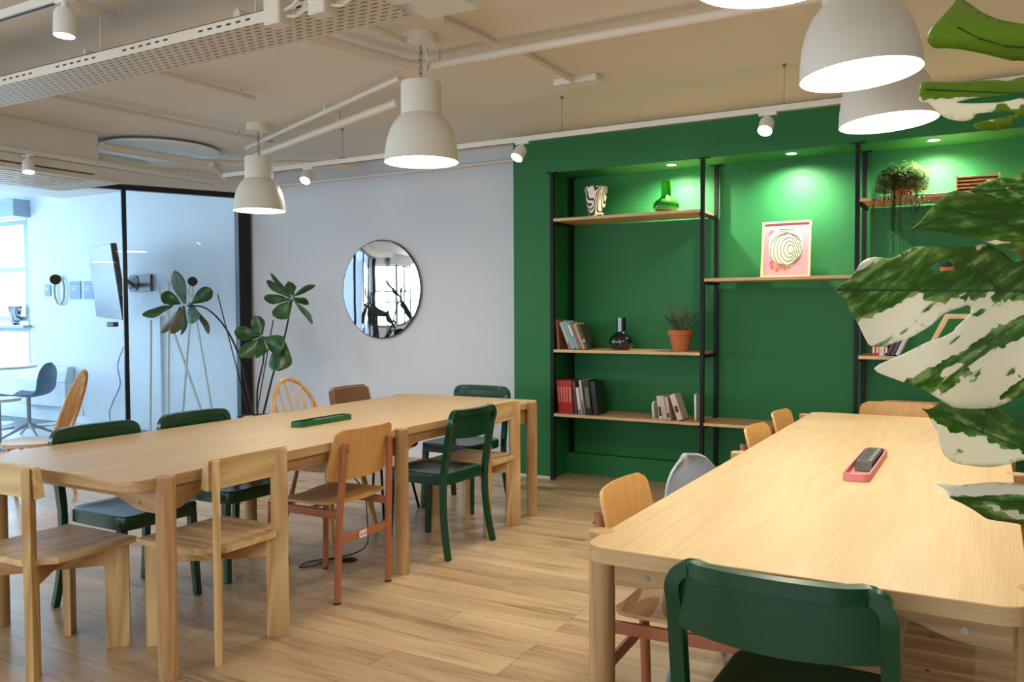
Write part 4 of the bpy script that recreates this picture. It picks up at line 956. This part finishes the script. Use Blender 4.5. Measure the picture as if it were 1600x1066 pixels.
for k in range(16):
    w = rnd.uniform(0, 2*pi); e = rnd.uniform(.2, 1.2); L = .14; blade(b, (0, 0, .08), (L*cos(e)*cos(w), L*cos(e)*sin(w)*.6, .08+L*sin(e)), .006, .01)
b.build('leaves', M['aloe'], t)

# round mirror on the white wall
t = thing('round_mirror', 'round wall mirror with a thin bronze rim', 'mirror', (-4.92, 6.19, 1.543))
n = 72; rr = .45; b = MB(); vs = []; fs = []
rings = 14
for i in range(rings+1):
    r = rr*i/rings
    for k in range(n):
        w = 2*pi*k/n; x, z = r*cos(w), r*sin(w); y = -.012-.006*(1-(r/rr)**2)+.0012*sin(x*13+1)+.0006*sin(z*17)
        vs.append((x, y, z))
for i in range(rings):
    for k in range(n): fs.append((i*n+k, i*n+(k+1) % n, (i+1)*n+(k+1) % n, (i+1)*n+k))
bk = len(vs); vs += [(rr*cos(2*pi*k/n), .0, rr*sin(2*pi*k/n)) for k in range(n)]
fs += [(rings*n+k, rings*n+(k+1) % n, bk+(k+1) % n, bk+k) for k in range(n)]+[tuple(range(bk, bk+n))]
b.add(vs, fs); b.build('mirror_glass', M['mirror'], t)
b = MB(); b.tube([(.453*cos(2*pi*k/n), -.006, .453*sin(2*pi*k/n)) for k in range(n+1)], .006, 8, cap=False); b.build('rim', M['mframe'], t)

# entrance doors and curtain on the far left side (seen in the mirror)
for i, (y0, y1) in enumerate(((-3.6, -2.75),)):
    b = MB(); b.span((LX, y0, 0), (LX+.05, y0+.06, 2.3)); b.span((LX, y1-.06, 0), (LX+.05, y1, 2.3)); b.span((LX, y0, 2.24), (LX+.05, y1, 2.3)); d = struct(b.build('door_1', M['frame']))
    b = MB(); b.span((LX+.005, y0+.06, 0), (LX+.03, y1-.06, 2.24)); b.build('door_leaf', M['white'], d)
    b = MB(); b.tube([(LX+.06, y1-.14, .9), (LX+.06, y1-.14, 1.2)], .012, 10); b.build('door_handle', M['blackm'], d)

# ------------------------------------------------------------------ fiddle leaf fig in the corner
pc_ = at(402, 650, Z=.41)
t = thing('fiddle_leaf_fig', 'tall fiddle leaf fig in a grey pot at the corner of the glass wall', 'plant', (pc_.x, pc_.y, 0)); O = V((pc_.x, pc_.y, 0))
b = MB(); b.lathe([(0, 0), (.13, 0), (.165, .38), (.175, .41), (.16, .41), (.15, .37), (0, .37)], (0, 0, 0), 40); b.build('pot', M['potg'], t)
b = MB(); b.lathe([(0, .37), (.152, .37), (.15, .36), (0, .36)], (0, 0, 0), 24); b.build('soil', M['soil'], t)
def D_(px, py, d): return at(px, py, D=d)-O
def curve(pts, k=5):
    out = []
    for i in range(len(pts)-1):
        p0, p1, p2, p3 = [pts[max(0, min(len(pts)-1, j))] for j in (i-1, i, i+1, i+2)]
        for q in range(k):
            s = q/k; out.append(.5*((2*p1)+(p2-p0)*s+(2*p0-5*p1+4*p2-p3)*s*s+(3*p1-p0-3*p2+p3)*s**3))
    return out+[pts[-1]]
base = V((0, 0, .36))
for pts, r in (([(389, 620, 7.4), (375, 560, 7.35), (352, 512, 7.3), (322, 482, 7.25), (292, 478, 7.2)], .009), ([(402, 610, 7.45), (412, 560, 7.4), (409, 526, 7.3)], .008), ([(418, 620, 7.5), (428, 580, 7.5), (445, 525, 7.4), (456, 467, 7.3)], .009), ([(440, 530, 7.4), (425, 528, 7.35), (408, 526, 7.3)], .005)):
    p = [D_(*q) for q in pts]
    if r > .006: p = [base+V(((p[0].x)*.5, p[0].y*.3, 0))]+p
    c = curve(p); b = MB(); b.tube(c, [r*(1.15-.4*i/len(c)) for i in range(len(c))], 9); b.build('stem', M['stem'], t)
for a, c in (((380, 645, 7.42), (340, 460, 7.3)), ((396, 645, 7.5), (427, 500, 7.45))):
    p0 = D_(*a); p0 = V((p0.x*.5, p0.y*.5, .365)); b = MB(); b.tube([p0, D_(*c)], .005, 8); b.build('support_cane', M['stick'], t)
rl = random.Random(5)
def figleaf(bp_, tp_, wpx, mat, dd, tw):
    D0 = 7.27; A = D_(bp_[0], bp_[1], D0); B = D_(tp_[0], tp_[1], D0+dd); ax = B-A; L = ax.length
    view = FW; side = ax.cross(view).normalized(); side = (Matrix.Rotation(tw, 3, ax.normalized()) @ side); up = side.cross(ax).normalized()
    W = wpx*D0/FPX/2/max(.45, abs(cos(tw)))
    def P(u, v):
        s = (v+1)/2; wv = W*(math.sin(pi*min(1, s**1.25*.96+.03)))**.62*(.62+.5*s)
        return A+ax*s+side*u*wv+up*(.12*W*cos(3*pi*s)*abs(u)+.28*W*(u*u)-.22*L*(s-.5)**2)
    b = MB(); b.sheet(P, 8, 14, .0016); lf = b.build('leaf', mat, t)
    b = MB(); b.tube([V(P(0, -1+2*k/8))-up*.0012+up*.002 for k in range(9)], [.0028-.00025*k for k in range(9)], 5); b.build('midrib', M['figb'], lf)
F_, FO, FB = M['fig'], M['figo'], M['figb']
for a, c, w, m, dd, tw in (((289, 476), (273, 424), 21, FB, .05, .3), ((282, 475), (252, 460), 22, F_, -.1, .2), ((270, 477), (223, 493), 17, F_, -.05, .5), ((283, 480), (254, 520), 15, FO, .1, .4), ((287, 478), (268, 522), 22, FO, -.05, .2), ((288, 482), (285, 524), 13, F_, -.1, .5),
                           ((297, 474), (301, 507), 25, FB, -.15, .1), ((300, 474), (331, 452), 24, F_, .02, .2), ((306, 484), (327, 521), 13, FO, .05, .5),
                           ((406, 525), (366, 518), 24, F_, -.1, .2), ((408, 524), (399, 494), 23, F_, .05, .2), ((407, 528), (374, 558), 27, F_, -.12, .2), ((411, 528), (443, 546), 34, F_, -.1, .1), ((409, 530), (404, 560), 22, F_, -.16, .3), ((442, 533), (432, 580), 40, F_, -.1, .15), ((446, 540), (424, 566), 22, F_, 0, .3),
                           ((455, 465), (416, 439), 12, F_, -.1, .6), ((455, 462), (423, 429), 6, F_, .1, .9), ((456, 462), (451, 441), 19, F_, .1, .2), ((457, 464), (492, 445), 9, F_, .0, .7), ((453, 467), (412, 466), 17, F_, -.1, .4), ((455, 469), (430, 497), 29, F_, -.12, .1), ((458, 466), (482, 475), 12, F_, .1, .5), ((458, 468), (490, 506), 11, F_, -.05, .6)):
    figleaf(a, c, w, m, dd, tw)

# ------------------------------------------------------------------ monstera in the foreground at right
MO = V((.62, 1.3, 0))
t = thing('monstera_plant', 'variegated monstera with large cream and green leaves at the right edge', 'plant', MO)
b = MB(); b.lathe([(0, 0), (.15, 0), (.2, .4), (.19, .4), (.17, .36), (0, .36)], (0, 0, 0), 40); b.build('pot', M['potg'], t)
def inpoly(x, y, poly):
    c = False; n = len(poly)
    for i in range(n):
        x1, y1 = poly[i]; x2, y2 = poly[i-1]
        if (y1 > y) != (y2 > y) and x < (x2-x1)*(y-y1)/(y2-y1)+x1: c = not c
    return c
def smooth_poly(p, k=3):
    n = len(p); out = []
    for i in range(n):
        p0, p1, p2, p3 = [V(p[(i+j) % n]) for j in (-1, 0, 1, 2)]
        for q in range(k):
            s = q/k; v = .5*((2*p1)+(p2-p0)*s+(2*p0-5*p1+4*p2-p3)*s*s+(3*p1-p0-3*p2+p3)*s**3); out.append((v.x, v.y))
    return out
def bigleaf(outline, holes, shape, cream, mid, veins, D0=1.3, stepp=9, grain=(0.03, .09), dirn=0., backlit=0.):
    """outline traced flat, then bent by shape(x, y) (metres towards or away from us) into a real curved blade"""
    o = smooth_poly(outline); hs = [smooth_poly(h) for h in holes]
    pts = [V(p) for p in o]; edges = [(i, (i+1) % len(o)) for i in range(len(o))]
    for h in hs:
        k = len(pts); pts += [V(p) for p in h]; edges += [(k+i, k+(i+1) % len(h)) for i in range(len(h))]
    xs = [p[0] for p in o]; ys = [p[1] for p in o]; x = min(xs); rj = random.Random(1)
    while x < max(xs):
        y = min(ys)
        while y < max(ys):
            q = (x+rj.uniform(-2, 2), y+rj.uniform(-2, 2))
            if inpoly(q[0], q[1], o) and not any(inpoly(q[0], q[1], h) for h in hs): pts.append(V(q))
            y += stepp
        x += stepp
    r = delaunay_2d_cdt(pts, edges, [], 0, 1e-4); vv = r[0]; ff = []
    for f in r[2]:
        c = sum((vv[i] for i in f), V((0, 0)))/3
        if inpoly(c.x, c.y, o) and not any(inpoly(c.x, c.y, h) for h in hs): ff.append(f)
    used = sorted({i for f in ff for i in f}); mp = {a: i for i, a in enumerate(used)}
    co3 = []; cr = []; gr = []; ve = []
    for a in used:
        p = vv[a]; co3.append(at(p.x, p.y, D=D0+shape(p.x, p.y))-MO)
        cr.append(cream(p.x, p.y)); xx, yy = p.x, p.y
        c_, s_ = cos(dirn), sin(dirn); gx, gy = xx*c_+yy*s_, -xx*s_+yy*c_
        gr.append((gx*grain[0], gy*grain[1], 0)); 
        dmin = 99
        for (xa, ya), (xb, yb) in veins:
            d = V((xb-xa, yb-ya)); tt = max(0, min(1, ((xx-xa)*d.x+(yy-ya)*d.y)/d.length_squared)); dmin = min(dmin, math.hypot(xx-xa-d.x*tt, yy-ya-d.y*tt))
        ve.append(0.0)
    me = bpy.data.meshes.new('leaf'); me.from_pydata(co3, [], [tuple(mp[i] for i in f) for f in ff]); me.materials.append(M['monstera'])
    for nm, tp, dat in (('cream', 'FLOAT', cr), ('vein', 'FLOAT', ve), ('backlit', 'FLOAT', [backlit]*len(ve))):
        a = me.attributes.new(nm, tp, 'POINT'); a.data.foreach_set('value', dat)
    a = me.attributes.new('grain', 'FLOAT_VECTOR', 'POINT'); a.data.foreach_set('vector', [c for g in gr for c in g])
    for p in me.polygons: p.use_smooth = True
    ob = bpy.data.objects.new('leaf', me); COL.objects.link(ob); ob.parent = t
    md = ob.modifiers.new('thickness', 'SOLIDIFY'); md.thickness = .0012; md.offset = 0
    for pts_, rad in veins_to(veins):
        b = MB(); b.tube([at(x, y, D=D0+shape(x, y)-.0012)-MO for x, y in pts_], rad, 6); b.build('vein', M['veind'], ob)
    return ob

M['veind'] = plain('monstera_vein', (44, 72, 22), .5)
def veins_to(vs):
    out = []
    for (a, c) in vs:
        n = 10; out.append(([(a[0]+(c[0]-a[0])*i/n, a[1]+(c[1]-a[1])*i/n) for i in range(n+1)], [.0016-.0001*i for i in range(n+1)]))
    return out
sgn = lambda v: 1 if v > 0 else -1
# A: the big one, midrib level, lower half mostly cream
A = [(1304, 453), (1328, 436), (1343, 414), (1354, 405), (1371, 402), (1391, 404), (1412, 395), (1429, 386), (1462, 386), (1494, 385), (1516, 387), (1533, 382), (1548, 384), (1570, 397), (1589, 410), (1640, 395), (1700, 400), (1750, 440), (1760, 500), (1710, 570), (1660, 600),
     (1600, 617), (1573, 629), (1548, 639), (1514, 643), (1490, 637), (1465, 622), (1438, 607), (1397, 592), (1366, 576), (1408, 555), (1451, 534), (1473, 527), (1490, 518), (1494, 512), (1514, 493), (1520, 482), (1511, 477), (1501, 481), (1477, 489), (1455, 508), (1438, 519), (1419, 529), (1397, 536), (1382, 541), (1365, 541), (1356, 536), (1341, 506), (1328, 484), (1320, 465)]
def crA(x, y):
    if y < 453: return .33+.12*max(0, (1400-x)/100) if x < 1420 else (.36 if y < 412 and x < 1545 else .08)
    d = y-453; v = .62
    if x < 1440 and d < 50-.4*(x-1340): v = .42
    s = (x-1366)*.0+(y-576)+.52*(x-1366)          # green stripe along the second lobe
    if -4 < (y-600)+.62*(x-1420) < 38 and x > 1395: v = .4
    if -4 < (y-640)+.7*(x-1535) < 26 and x > 1480: v = .42
    if d < 14 and x > 1440: v = .44
    return v
bigleaf(A, [[(1451, 421), (1462, 412), (1476, 405), (1484, 407), (1491, 421), (1478, 423), (1463, 424)]], lambda x, y: .02*((y-453)/100)**2+.0007*(x-1304)*.4+.012*sin((x-1304)/38)+(.04*((453-y)/60)**2 if y < 453 else .01*sin((y-453)/30)),
        crA, None, [((1306, 453), (1740, 456)), ((1437, 451), (1400, 428)), ((1560, 452), (1500, 396)), ], D0=1.30, stepp=7, grain=(.013, .036), dirn=-.62)
# B: dark green above
B = [(1424, 359), (1438, 347), (1455, 325), (1473, 308), (1483, 301), (1498, 298), (1516, 302), (1542, 307), (1570, 315), (1600, 321), (1680, 330), (1760, 380), (1710, 440), (1640, 440), (1605, 425), (1591, 401), (1572, 388), (1544, 379), (1516, 371), (1494, 366), (1468, 362), (1440, 360)]
bigleaf(B, [], lambda x, y: .05*((y-345)/50)**2+.0003*(x-1424), lambda x, y: .06 if y < 365 else .36, None, [((1426, 358), (1500, 332)), ((1500, 332), (1560, 342)), ((1560, 342), (1640, 385))], D0=1.42, grain=(.01, .04))
C_ = [(1516, 299), (1533, 287), (1548, 280), (1570, 278), (1589, 273), (1602, 269), (1700, 255), (1730, 330), (1600, 326), (1550, 311)]
bigleaf(C_, [], lambda x, y: .03*((y-300)/30)**2, lambda x, y: .3, None, [((1518, 299), (1700, 290))], D0=1.5)
Dl = [(1497, -4), (1508, 1), (1523, 12), (1541, 23), (1562, 31), (1587, 36), (1600, 38), (1700, 60), (1700, 110), (1600, 95), (1583, 95), (1558, 89), (1533, 83), (1502, 77), (1477, 75), (1461, 75), (1451, 68), (1449, 58), (1455, 45), (1471, 27), (1488, 8)]
bigleaf(Dl, [], lambda x, y: .04*((y-50)/40)**2+.0002*(x-1450), lambda x, y: .05, None, [((1496, 42), (1530, 60)), ((1530, 60), (1570, 72)), ((1570, 72), (1690, 82))], D0=1.28, grain=(.02, .05), backlit=.9)
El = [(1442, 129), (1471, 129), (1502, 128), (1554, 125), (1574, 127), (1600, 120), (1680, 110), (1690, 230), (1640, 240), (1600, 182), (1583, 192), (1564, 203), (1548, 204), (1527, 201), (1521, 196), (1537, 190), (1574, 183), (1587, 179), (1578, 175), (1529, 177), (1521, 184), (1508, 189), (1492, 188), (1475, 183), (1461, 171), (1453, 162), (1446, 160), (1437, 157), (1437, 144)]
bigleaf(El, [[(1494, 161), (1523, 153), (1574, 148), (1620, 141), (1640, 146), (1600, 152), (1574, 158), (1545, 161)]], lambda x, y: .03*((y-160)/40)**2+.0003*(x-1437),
        lambda x, y: .75 if (y > 152 and x < 1560 and y < 190 and y > 150+.0*(x)) or (y > 152 and y < 166) else .12, None, [((1446, 140), (1690, 150))], D0=1.34, grain=(.012, .035), backlit=.8)
Fl = [(1440, 638), (1449, 640), (1462, 634), (1474, 624), (1520, 615), (1561, 636), (1600, 668), (1690, 700), (1690, 730), (1640, 725), (1600, 719), (1575, 725), (1548, 730), (1519, 728), (1492, 723), (1476, 712), (1469, 697), (1465, 676), (1458, 665), (1450, 648)]
bigleaf(Fl, [], lambda x, y: .05*abs((y-640)-(x-1449)*.42)/60+.0002*(x-1440), lambda x, y: .68 if (y-640)-(x-1449)*.34 > 16 else .27, None, [((1450, 641), (1600, 702)), ((1535, 676), (1545, 620)), ((1600, 702), (1690, 722))], D0=1.38, grain=(.014, .034), dirn=.4)
Gl = [(1462, 755), (1480, 757), (1496, 759), (1525, 756), (1552, 754), (1575, 755), (1600, 757), (1690, 780), (1700, 850), (1640, 850), (1600, 827), (1595, 820), (1582, 817), (1561, 814), (1541, 810), (1523, 798), (1503, 787), (1485, 778), (1478, 766)]
bigleaf(Gl, [], lambda x, y: .04*((y-778)/40)**2+.0002*(x-1462), lambda x, y: .66 if y < 776 else (.62 if (y-790)-(x-1540)*.35 < 5 and (y-780)-(x-1540)*.3 > 2 and x > 1540 else .24), None, [((1486, 778), (1690, 792))], D0=1.30, grain=(.012, .035))
# petioles and climbing stem
top = V((0, 0, .36)); st = [top, V((-.03, .02, .7)), V((.0, .03, 1.1)), V((.0, .02, 1.5)), V((-.02, 0, 1.8))]
b = MB(); b.tube(curve(st), .016, 12); b.build('main_stem', M['monst'], t)
b = MB(); b.tube([(0.03, .03, .3), (0.03, .03, 1.9)], .018, 12); b.build('moss_pole', M['stem'], t)
for (px_, py_, d), z in (((1720, 455, 1.42), 1.15), ((1700, 400, 1.5), 1.3), ((1700, 300, 1.52), 1.35), ((1690, 85, 1.33), 1.6), ((1680, 170, 1.4), 1.5), ((1685, 715, 1.42), .95), ((1690, 815, 1.34), .8)):
    e = at(px_, py_, D=d)-MO; s0 = V((0, .01, z)); mid = s0.lerp(e, .5)+V((0, 0, .04)); b = MB(); b.tube(curve([s0, mid, e]), .0055, 8); b.build('petiole', M['monst'], t)

# ------------------------------------------------------------------ things in the next room
Y2 = 6.2
t = thing('television', 'wall television on an arm, turned sideways beyond the glass', 'television', (-8.75, 5.95, 1.7))
Lc = V(t.location); c = [at(138, 389, D=9.2), at(173, 380, D=8.35), at(192, 500, D=8.35), at(151, 495, D=9.2)]; ctr = sum(c, V((0, 0, 0)))/4
nrm = (c[1]-c[0]).cross(c[3]-c[0]).normalized()
if nrm.dot(CP-ctr) < 0: nrm = -nrm
def slab(q, o0, o1, k=1.):
    b = MB(); vs = [ctr+(p-ctr)*k+nrm*o-Lc for o in (o0, o1) for p in q]
    return b.add(vs, [(0, 1, 2, 3), (7, 6, 5, 4)]+[(i, (i+1) % 4, (i+1) % 4+4, i+4) for i in range(4)])
slab(c, -.055, 0).build('tv_body', M['blk'], t, bevel=.004)
slab(c, 0, .004, .985).build('screen', M['screen'], t)
b = MB(); b.tube([ctr-Lc-nrm*.05, ctr-Lc-nrm*.22, at(207, 446, Y=6.17)-Lc], .025, 8); b.build('wall_arm', M['blk'], t)
b = MB(); b.box(at(176, 507, D=8.5)-Lc, (.11, .06, .05)); b.build('webcam', M['blk'], t, bevel=.006)
p0 = at(205, 430, Y=Y2); p1 = at(238, 455, Y=Y2)
t = thing('media_box', 'black wall panel with looped grey cables right of the television', 'media box', ((p0.x+p1.x)/2, 6.195, (p0.z+p1.z)/2)); hw, hh = (p1.x-p0.x)/2, (p0.z-p1.z)/2
b = MB(); b.span((-hw, -.02, -hh), (hw, .012, hh)); b.build('plate', M['blk'], t)
b = MB()
for k in range(3): b.tube([(-.14+.03*k+.05*cos(w), -.03, .08*sin(w)) for w in [2*pi*j/20 for j in range(21)]], .006, 6, cap=False)
b.build('cable_loop', M['greyleg'], t)
pts = [at(195, 538, Y=6.17), at(184, 570, Y=6.17), at(188, 600, Y=6.17), at(178, 625, Y=6.17), at(171, 645, Y=6.17), at(174, 664, Y=6.1)]
b = MB(); b.tube(curve(pts), .005, 6); tag(b.build('loose_cable', M['blk']), 'thin dark cable dangling down the wall beyond the glass', 'cable')
# wall pictures
for i, (x0, y0, x1, y1) in enumerate(((70, 445, 79, 463), (109, 440, 126, 467), (131, 440, 146, 467))):
    a, c = at(x0, y0, Y=Y2), at(x1, y1, Y=Y2); t = thing('wall_poster', ['smallest blue wall card left of the wreath', 'blue poster just right of the wreath', 'blue poster beside the television'][i], 'poster', ((a.x+c.x)/2, 6.203, (a.z+c.z)/2), 0, 'blue posters on the far wall')
    w_, h_ = (c.x-a.x)/2, (a.z-c.z)/2; b = MB(); b.span((-w_, -.006, -h_), (w_, .004, h_)); b.build('sheet', M['poster'], t)
    b = MB()
    for k in range(3): b.span((-w_*.7, -.0085, h_*(.35-.22*k)), (w_*(.5-.2*k), -.0058, h_*(.45-.22*k)))
    b.build('printed_lines', M['postw'], t)
a = at(95, 454, Y=Y2); b = MB(); b.tube([(.1*cos(w)*(1+.04*sin(9*w)), -.0, .17*sin(w)*(1+.04*sin(9*w))) for w in [2*pi*k/40 for k in range(41)]], .014, 6, cap=False); o = b.build('wall_wreath', M['gold']); o.location = (a.x, 6.18, a.z); tag(o, 'oval wreath hanging between the blue posters', 'wreath')
# radiator
a, c = at(40, 571, Y=Y2), at(117, 636, Y=Y2)
t = thing('radiator', 'flat white panel radiator under the far window', 'radiator', ((a.x+c.x)/2, 6.14, 0)); hw = (c.x-a.x)/2
b = MB(); b.span((-hw, -.06, .2), (hw, .065, .5)); b.prism([(-.06, .5), (-.02, .69), (.065, .69), (.065, .5)], -hw, hw, lambda a_, z, q: V((q, a_, z))); b.build('panel', M['radi'], t, bevel=.008)
b = MB(); b.tube([(hw-.1, 0, 0), (hw-.1, 0, .2)], .012, 8); b.build('pipe', M['radi'], t)
a = at(126, 647, Y=Y2); b = MB(); b.span((-.05, -.004, -.05), (.05, .004, .05)); b.span((-.03, -.008, -.02), (-.01, -.003, .02)); o = b.build('wall_socket', M['white'], bevel=.002); o.location = (a.x, 6.203, a.z); tag(o, 'white wall socket right of the radiator', 'socket')
# vase on far sill
a = at(25, 507, Y=6.17); t = thing('sill_vase', 'squiggle patterned vase on the far window sill', 'vase', (a.x, 6.17, 1.191))
b = MB(); b.lathe([(0, 0), (.045, 0), (.055, .05), (.072, .13), (.085, .24), (.08, .24), (.065, .13), (0, .02)], (0, 0, 0), 32); b.build('vase_body', M['zebrab'], t)
# coat stand: crossed white poles
t = thing('coat_stand', 'white coat stand of leaning crossed poles beyond the glass', 'coat stand', at(280, 655, D=8.6)); t.location.z = 0; Lc = V(t.location)
for f, h in (((234, 655), (300, 440)), ((262, 655), (302, 436)), ((284, 655), (296, 436)), ((331, 655), (247, 448))):
    a = at(f[0], f[1], D=8.6); a.z = 0; k = at(h[0], h[1], D=8.6)
    if f[0] in (234,): k = at(236, 500, D=8.6); 
    if f[0] in (262,): k = at(306, 434, D=8.6) if False else at(264, 440, D=8.6)
    if f[0] == 284: k = at(302, 434, D=8.6); a = at(281, 655, D=8.6); a.z = 0
    b = MB(); b.tube([a-Lc, k-Lc], .013, 10); b.build('pole', M['white'], t)
b = MB(); b.tube([at(290, 455, D=8.6)-Lc, at(304, 470, D=8.6)-Lc], .02, 10); b.build('joint', M['white'], t)
b = MB(); b.tube([at(288, 470, D=8.6)-Lc, at(300, 437, D=8.6)-Lc], .011, 8); b.tube([at(303, 478, D=8.6)-Lc, at(331, 640, D=8.6)-Lc], .011, 8); b.build('peg', M['white'], t)
# shell chair and round tables
p = at(45, 640, D=9.1); shell_chair('blue-grey swivel shell chair beyond the glass at the left edge', (p.x, p.y, 0), R(122), M['bluesh'], M['greyleg'], True, None)
p = at(8, 612, D=8.2); t = thing('round_stool', 'white cushioned round seat at the left edge beyond the glass', 'stool', (p.x-.12, p.y, 0))
b = MB(); b.lathe([(0, .47), (.19, .47), (.2, .485), (.19, .5), (0, .51)], (0, 0, 0), 32); b.build('cushion', M['white'], t); b = MB(); b.lathe([(0, 0), (.16, 0), (.16, .01), (.02, .02), (.02, .47), (0, .47)], (0, 0, 0), 24); b.build('base', M['greyleg'], t)
p = at(0, 585, D=9.6); t = thing('round_table', 'white round table before the far window', 'table', (p.x-.25, p.y, 0))
b = MB(); b.lathe([(0, .70), (.5, .70), (.51, .715), (.5, .73), (0, .73)], (0, 0, 0), 40); b.build('tabletop', M['white'], t); b = MB(); b.lathe([(0, 0), (.25, 0), (.25, .012), (.03, .03), (.03, .7), (0, .7)], (0, 0, 0), 24); b.build('pedestal', M['greyleg'], t)

# ------------------------------------------------------------------ light
w = bpy.data.worlds.new('sky'); S.world = w; w.use_nodes = True; bg = w.node_tree.nodes['Background']
bg.inputs[0].default_value = (.80, .90, 1, 1); bg.inputs[1].default_value = 2.2
def area(name, loc, size, d, e, col):
    L = bpy.data.lights.new(name, 'AREA'); L.shape = 'RECTANGLE'; L.size, L.size_y = size; L.energy = e; L.color = col
    o = bpy.data.objects.new(name, L); COL.objects.link(o); o.location = loc; o.rotation_euler = V(d).to_track_quat('-Z', 'Y').to_euler(); return o
area('fill_behind_camera', (-1.1, -4.15, 1.65), (5.0, 1.9), (0, 1, -.05), 130, (.93, .96, 1))  # added fill light for the room, through the unseen window behind the camera
area('daylight_front_left_window', (-7.05, -4.15, 1.65), (3.7, 1.9), (.1, 1, -.05), 110, (.85, .93, 1))
area('daylight_left_window', (LX-.2, -1.1, 1.65), (3.0, 1.5), (1, .2, -.05), 150, (.8, .9, 1))
area('daylight_next_room_back', (-11.53, 6.5, 1.6), (1.95, 1.95), (.3, -1, -.1), 110, (.6, .81, 1))
area('daylight_next_room_left', (-13.2, 3.5, 1.7), (4.0, 1.9), (1, .1, -.05), 260, (.6, .81, 1))
S.view_settings.view_transform = 'Standard'; S.view_settings.look = 'None'; S.view_settings.gamma = 1; S.view_settings.use_curve_mapping = False
S.view_settings.exposure = 0.25
S.cycles.max_bounces = 8; S.cycles.transparent_max_bounces = 12
S.cycles.sample_clamp_indirect = 6
